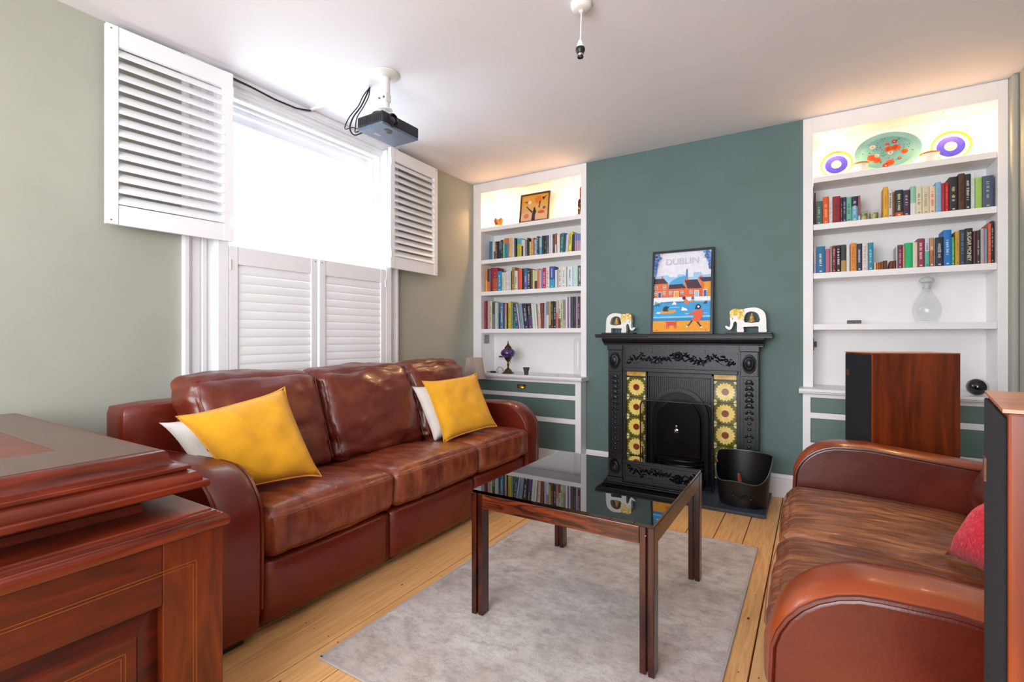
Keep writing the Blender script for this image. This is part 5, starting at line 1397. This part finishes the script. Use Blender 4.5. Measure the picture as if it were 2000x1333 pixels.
# ------------------------------------------------------------------ things on the shelves beside the window
ZT = .805
def turkish():
    c = (-2.515, 4.02, ZT); t = thing('mosaic_lamp', 'purple mosaic glass table lamp with a bronze foot on the worktop', 'lamp', c)
    m = MB(); m.lathe([(.060, 0), (.060, .006), (.052, .010), (.040, .018), (.030, .036), (.018, .046), (.010, .054), (.009, .075), (.014, .086), (.009, .096), (.010, .112), (.022, .124), (.034, .142), (.036, .150), (.030, .154)], c, 26); part(m, 'foot', M['bronze'], t, smooth=True)
    m = MB(); m.lathe([(.030, .150), (.048, .158), (.066, .175), (.073, .196), (.066, .217), (.048, .234), (.034, .241)], c, 30, close=False); part(m, 'glass_globe', M['mosaic'], t, smooth=True)
    m = MB(); m.lathe([(.036, .238), (.034, .250), (.022, .266), (.012, .276), (.013, .282), (.007, .286), (.005, .300), (.0, .322)], c, 24); part(m, 'crown', M['bronze'], t, smooth=True)
    m = MB(); m.tube([(c[0] - .05, c[1] + .01, ZT + .01), (c[0] - .07, c[1], ZT + .05), (c[0] - .10, c[1], ZT + .062), (c[0] - .13, c[1], ZT + .03), (c[0] - .11, c[1], ZT + .006), (c[0] - .18, c[1] - .01, ZT + .008), (c[0] - .26, c[1] + .02, ZT + .006)], .0028, 6); part(m, 'flex', M['cable'], t, smooth=True)
    part(MB().box(c[0] - .20, c[0] - .14, c[1] - .015, c[1] + .008, ZT + .001, ZT + .018), 'inline_switch', M['blackpl'], t, bevel=.004)
turkish()
t = thing('small_cup', 'small tapered charcoal cup standing on the worktop', 'cup', (-2.275, 3.955, ZT))
m = MB(); m.lathe([(.019, 0), (.021, .026), (.031, .064), (.031, .070), (.028, .070), (.018, .024), (.0, .02)], (-2.275, 3.955, ZT), 24, close=False); m.lathe([(0, .0005), (.019, .0005)], (-2.275, 3.955, ZT), 24, close=False); part(m, 'body', M['charcoalcup'], t, smooth=True)
t = thing('tealight_dish', 'tiny clear glass dish near the end of the worktop by the chimney breast', 'dish', (-1.955, 3.955, ZT))
m = MB(); m.lathe([(.0, .001), (.018, .001), (.022, .008), (.024, .018), (.021, .018), (.018, .006), (.0, .005)], (-1.955, 3.955, ZT), 20, close=False); part(m, 'bowl', M['thin'], t, smooth=True)
t = thing('glass_vase', 'tall clear glass cylinder at the end of the worktop by the chimney breast', 'vase', (-1.80, 4.10, ZT))
m = MB(); m.lathe([(0, .001), (.042, .001), (.044, .30), (.038, .325), (.026, .345), (.022, .345), (.034, .322), (.040, .298), (.038, .012), (0, .012)], (-1.815, 4.10, ZT), 28, close=False); part(m, 'cylinder', M['thin'], t, smooth=True)
# switch plate and socket on the alcove cheek
t = thing('light_switch', 'brushed steel light switch on the alcove cheek by the window', 'switch', (LI0, 4.14, 1.135))
part(MB().box(LI0 + .0005, LI0 + .006, 4.095, 4.185, 1.09, 1.178), 'plate', M['steel'], t, bevel=.002)
part(MB().box(LI0 + .006, LI0 + .012, 4.13, 4.15, 1.115, 1.145), 'rocker', M['steel'], t, bevel=.002)
t = thing('wall_socket', 'white double wall socket under the steel switch with a black plug', 'socket', (LI0 + .03, YA - .01, .98))
part(MB().box(LI0 + .003, LI0 + .135, YA - .013, YA - .0045, .925, 1.012), 'plate', M['whitepl'], t, bevel=.002)
part(MB().box(LI0 + .075, LI0 + .118, YA - .045, YA - .0135, .935, .975), 'plug', M['whitepl'], t, bevel=.006)
m = MB(); m.tube([(LI0 + .096, YA - .046, .962), (LI0 + .13, YA - .07, .955), (LI0 + .20, YA - .12, .968), (-2.545, 4.10, .95), (-2.53, 4.085, .90)], .003, 6); part(m, 'plug_lead', M['cable'], t, smooth=True)
part(MB().box(LI0 + .12, LI0 + .175, YA - .105, YA - .088, .951, .964), 'connector', M['blackpl'], t, bevel=.003)
# lantern, figurine, bottle on the lit top shelf
zt = LS[0] + .0405
t = thing('wire_lantern', 'small coppery geometric tealight holder on the lit top shelf', 'candle holder', (-2.69, 4.12, zt))
m = MB(); pts = []
for k in range(6):
    a = math.pi / 3 * k; b = a + math.pi / 6
    lo = (-2.69 + .036 * math.cos(a), 4.12 + .036 * math.sin(a), zt + .022); hi = (-2.69 + .060 * math.cos(b), 4.12 + .060 * math.sin(b), zt + .088); md = (-2.69 + .050 * math.cos(a), 4.12 + .050 * math.sin(a), zt + .068)
    a2 = math.pi / 3 * (k + 1); lo2 = (-2.69 + .036 * math.cos(a2), 4.12 + .036 * math.sin(a2), zt + .022); md2 = (-2.69 + .050 * math.cos(a2), 4.12 + .050 * math.sin(a2), zt + .068)
    m.add([lo, lo2, md2, hi, md], [(0, 1, 2, 3, 4)]); pts.append(lo)
m.add(pts, [tuple(range(6))]); part(m, 'facet_cup', mat('copper_leaf', '#a86a3a', .35, .8, var=.2, vscale=40), t, recalc=False)
m = MB()
for k in range(3):
    a = 2 * math.pi * k / 3; m.tube([(-2.69 + .030 * math.cos(a), 4.12 + .03 * math.sin(a), zt + .024), (-2.69 + .046 * math.cos(a), 4.12 + .046 * math.sin(a), zt + .001)], .002, 5)
part(m, 'leg', M['brass'], t)
t = thing('patterned_bottle', 'tall brown and cream patterned bottle at the chimney end of the lit top shelf', 'bottle', (-1.803, 4.13, zt))
m = MB(); m.lathe([(.030, 0), (.032, .004), (.032, .125), (.028, .145), (.014, .170), (.012, .20)], (-1.803, 4.13, zt), 22); part(m, 'body', M['amberglass'], t, smooth=True)
m = MB(); m.lathe([(.014, .198), (.014, .262), (.011, .268)], (-1.803, 4.13, zt), 18); part(m, 'neck_sleeve', mat('copper_foil', '#b8603a', .3, .7, col2='#5a1c14', vscale=60), t, smooth=True)
t = thing('candle_stub', 'pale cream pillar candle beside the small picture on the lit top shelf', 'candle', (-2.06, 4.19, zt))
m = MB(); m.lathe([(.016, 0), (.016, .075), (.012, .078), (0, .076)], (-2.06, 4.19, zt), 18); part(m, 'wax', mat('cream_wax', '#efd9b4', .5, var=.03), t, smooth=True)
m = MB(); m.tube([(-2.06, 4.19, zt + .075), (-2.059, 4.19, zt + .086)], .001, 5); part(m, 'wick', M['cable'], t)
# bedside style lamp on a little table in the corner behind the sofa
t = thing('side_table', 'small white side table hidden in the corner behind the chestnut sofa', 'table', (-2.64, 3.63, 0))
m = MB(); m.box(-2.80, -2.48, 3.47, 3.79, .535, .56); part(m, 'top', M['white'], t, bevel=.003)
for a in (-2.79, -2.52):
    for b in (3.48, 3.75): part(MB().box(a, a + .03, b, b + .03, 0, .535), 'leg', M['white'], t)
t = thing('pleated_lamp', 'lamp with a taupe pleated shade in the corner between sofa and bookcase', 'lamp', (-2.64, 3.64, .56))
m = MB(); m.lathe([(.055, 0), (.055, .008), (.02, .016), (.012, .03), (.030, .075), (.038, .11), (.022, .16), (.010, .185), (.008, .24)], (-2.64, 3.64, .56), 24); part(m, 'base', M['cream'], t, smooth=True)
m = MB(); n = 96; vs = []; fs = []
for zz, rr_ in ((.222, .098), (.25, .094), (.33, .082), (.405, .069)):
    for k in range(n):
        a = 2 * math.pi * k / n; r_ = rr_ + (.0025 if k % 2 else -.001) * 1.0; vs.append((-2.64 + r_ * math.cos(a), 3.64 + r_ * math.sin(a), .56 + zz))
for j in range(3):
    for k in range(n): fs.append((j * n + k, j * n + (k + 1) % n, (j + 1) * n + (k + 1) % n, (j + 1) * n + k))
m.add(vs, fs); part(m, 'shade', M['shade'], t)
m = MB(); m.tube([(-2.64 + .070 * math.cos(a), 3.64 + .070 * math.sin(a), .966) for a in [2 * math.pi * q / 32 for q in range(32)]], .003, 5, closed=True); m.tube([(-2.64 + .099 * math.cos(a), 3.64 + .099 * math.sin(a), .782) for a in [2 * math.pi * q / 32 for q in range(32)]], .003, 5, closed=True); part(m, 'shade_trim', M['shade'], t)

# ------------------------------------------------------------------ things on the shelves behind the speakers
zt = RS[0] + .0405
def plate(name, label, c, rx, rz, th, layers, group=None, extra=None):
    "plate leaning on the alcove back; layers: (radius fraction, depth, material)"
    t = thing(name, label, 'plate' if 'plate' in name else 'tray', (c[0], c[1], c[2]), group)
    T = Matrix.Translation((c[0], c[1] + math.sin(th) * rz, c[2] + math.cos(th) * rz)) @ Matrix.Rotation(-th, 4, 'X') @ Matrix.Rotation(R(90), 4, 'X') @ Matrix.Diagonal((rx, rz, 1, 1))
    m = MB(); m.lathe([(0, -.008), (.7, -.006), (1.0, .010), (.985, .013), (.84, .002), (.80, .0), (0, 0)], (0, 0, 0), 48, T=T, close=False)
    part(m, 'dish', layers[0][2], t, smooth=True)
    for k, (f, d, mm, nm) in enumerate(layers[1:]):
        f0, f1 = f
        m = MB(); m.lathe([(f0, d), (f1, d if f1 < .8 else d + .012 * (f1 - .8) / .2)], (0, 0, 0), 40, T=T, close=False) if f0 > 0 else m.lathe([(0, d), (f1, d)], (0, 0, 0), 32, T=T, close=False)
        part(m, nm, mm, t, smooth=True)
    return t, T
t, T = plate('decorated_tray', 'large oval mint tray with orange flowers leaning on the lit top shelf', (.425, 4.175, zt), .188, .145, R(13), [(None, None, M['mintrim']), ((0, .80), .0012, M['mint'], 'tray_field')])
rnd = random.Random(12); m = MB(); mats = [cmat('#c8501c', .8), cmat('#d8c4b0', .8), cmat('#3a5a40'), cmat('#a83a20')]
def blossom(u, v, r, c, n=7):
    for k in range(n):
        a = 2 * math.pi * k / n; m.lathe([(0, .002), (r * .5, .002)], (0, 0, 0), 7, mi=c, T=T @ Matrix.Translation((u + r * .6 * math.cos(a), v + r * .75 * math.sin(a), 0)), close=False)
    m.lathe([(0, .0026), (r * .3, .0026)], (0, 0, 0), 7, mi=3 if c != 3 else 1, T=T @ Matrix.Translation((u, v, 0)), close=False)
for u, v, r, c in ((-.45, -.18, .14, 0), (-.30, -.34, .12, 0), (.05, .16, .12, 0), (.26, .18, .13, 0), (.08, -.55, .13, 0), (-.05, -.68, .10, 3), (-.42, .38, .09, 1), (.50, -.08, .10, 0), (.22, .5, .08, 3), (0, .42, .06, 0), (-.62, -.45, .07, 3), (.1, -.05, .08, 1), (.35, -.4, .06, 3), (-.3, -.1, .07, 1)): blossom(u, v, r, c)
for k in range(60):
    a = rnd.uniform(0, 6.28); q = rnd.uniform(.1, .75); m.lathe([(0, .0016), (.016, .0016)], (0, 0, 0), 5, mi=2, T=T @ Matrix.Translation((q * math.cos(a), q * math.sin(a), 0)) @ Matrix.Diagonal((1, 2.2, 1, 1)), close=False)
o = part(m, 'flower_decoration', mats, t); o['label'] = 'orange and cream painted flowers'; o['kind'] = 'stuff'
for cx, r, lab, th in ((.135, .100, 'purple and gold plate on the lit top shelf between chimney and mint tray', 12), (.755, .105, 'purple and gold plate on the lit top shelf near the room corner', 12)):
    plate('purple_plate', lab, (cx, 4.185, zt + .012), r, r, R(th), [(None, None, M['cream']), ((.86, .97), .004, M['rimgold'], 'gold_rim'), ((.30, .68), .0012, M['purple'], 'purple_band'), ((0, .30), .0014, mat('pale_peach_glaze', '#d8a888', .7, var=.05, spec=.1), 'plate_centre')], 'purple and gold plates')
for cx, r, lab in ((.272, .048, 'small gold-rimmed bowl lying between the purple plate and the mint tray'), (.634, .05, 'small gold-rimmed bowl lying between the mint tray and the corner plate')):
    t = thing('shallow_bowl', lab, 'bowl', (cx, 4.105, zt))
    m = MB(); m.lathe([(0, .004), (r * .5, .004), (r * .95, .05), (r, .062), (r * .96, .062), (r * .5, .010), (0, .009)], (cx, 4.105, zt), 36, close=False); part(m, 'bowl', M['cream'], t, smooth=True)
    m = MB(); m.lathe([(r * .97, .0625), (r * 1.0, .0625), (r * 1.005, .052), (r * .99, .052)], (cx, 4.105, zt), 36, close=False); part(m, 'gold_rim', M['rimgold'], t, smooth=True)
zt = RS[1] + .0405
for k, (cx, cy, lab) in enumerate(((.225, 4.13, 'candle glass closest to the row starting at the chimney, on the upper book shelf'), (.285, 4.115, 'middle one of three low candle glasses on the upper book shelf'), (.345, 4.13, 'candle glass closest to the yellow book, on the upper book shelf'))):
    t = thing('candle_glass', lab, 'candle', (cx, cy, zt), 'candle glasses among the books')
    m = MB(); m.lathe([(0, .001), (.026, .001), (.029, .075), (.0265, .075), (.024, .006), (0, .006)], (cx, cy, zt), 24, close=False); part(m, 'glass', M['thin'], t, smooth=True)
    m = MB(); m.lathe([(0, .007), (.0235, .007), (.025, .05), (0, .048)], (cx, cy, zt), 20, close=False); part(m, 'wax', M['wick'], t, smooth=True)
zt = RS[3] + .0405
t = thing('decanter', 'clear glass decanter with a domed stopper on the lowest shelf behind the speakers', 'decanter', (.625, 4.14, zt)); c = (.625, 4.14, zt)
m = MB(); m.lathe([(0, .004), (.050, .003), (.058, .012), (.073, .05), (.077, .085), (.070, .125), (.046, .175), (.028, .205), (.022, .225), (.027, .238), (.023, .238), (.019, .226), (.024, .205), (.042, .173), (.066, .123), (.072, .085), (.067, .05), (.05, .016), (0, .012)], c, 36, close=False); part(m, 'body', M['thin'], t, smooth=True)
m = MB(); m.lathe([(.020, .222), (.022, .25), (.024, .258), (.040, .268), (.040, .280), (.028, .296), (0, .303)], c, 28); part(m, 'stopper', mat('frosted_glass_stopper', '#cdd2d2', .25, var=.03, alpha=.75), t, smooth=True)
t = thing('trinket_box', 'little dark glass-topped box standing on the lowest shelf behind the speakers', 'box', (.24, 4.12, zt))
m = MB(); m.box(.195, .275, 4.10, 4.15, zt, zt + .024); part(m, 'box', mat('dark_brown_box', '#5a4a46', .5, var=.3, vscale=80), t, bevel=.002)
m = MB()
for k in range(5): m.lathe([(.006, 0), (.007, .008), (.002, .012)], (.205 + .015 * k, 4.12, zt + .024), 8)
part(m, 'glass_top', M['thin'], t)
t = thing('round_speaker', 'glossy black and white ball-shaped gadget on the worktop by the room corner', 'gadget', (.838, 3.99, ZT)); c = (.838, 3.99, ZT + .0515)
d_ = Vector((-.45, -.88, .02)).normalized(); T = Matrix.Translation(c) @ d_.to_track_quat('Z', 'Y').to_matrix().to_4x4()
m = MB(); r = .052; m.lathe([(r * math.sin(a), -r * math.cos(a)) for a in [math.pi * .0 + q * math.pi * .62 / 12 for q in range(13)]], (0, 0, 0), 32, T=T, close=False); part(m, 'shell', M['whitepl'], t, smooth=True)
m = MB(); m.lathe([(r * .985 * math.sin(a), -r * .985 * math.cos(a)) for a in [math.pi * .6 + q * math.pi * .4 / 12 for q in range(13)]], (0, 0, 0), 32, T=T, close=False); part(m, 'face', M['orb'], t, smooth=True)
# chrome socket seen at the edge of the far unit, and a small ornament
t = thing('light_switch', 'chrome switch on the cheek of the alcove behind the speakers, by the chimney', 'switch', (RI0, 4.12, 1.12))
part(MB().box(RI0 + .0005, RI0 + .006, 4.19, 4.27, 1.06, 1.15), 'plate', M['steel'], t, bevel=.002)
part(MB().box(RI0 + .006, RI0 + .022, 4.215, 4.245, 1.085, 1.125), 'rocker', M['blackpl'], t, bevel=.003)
bpy.context.view_layer.update()
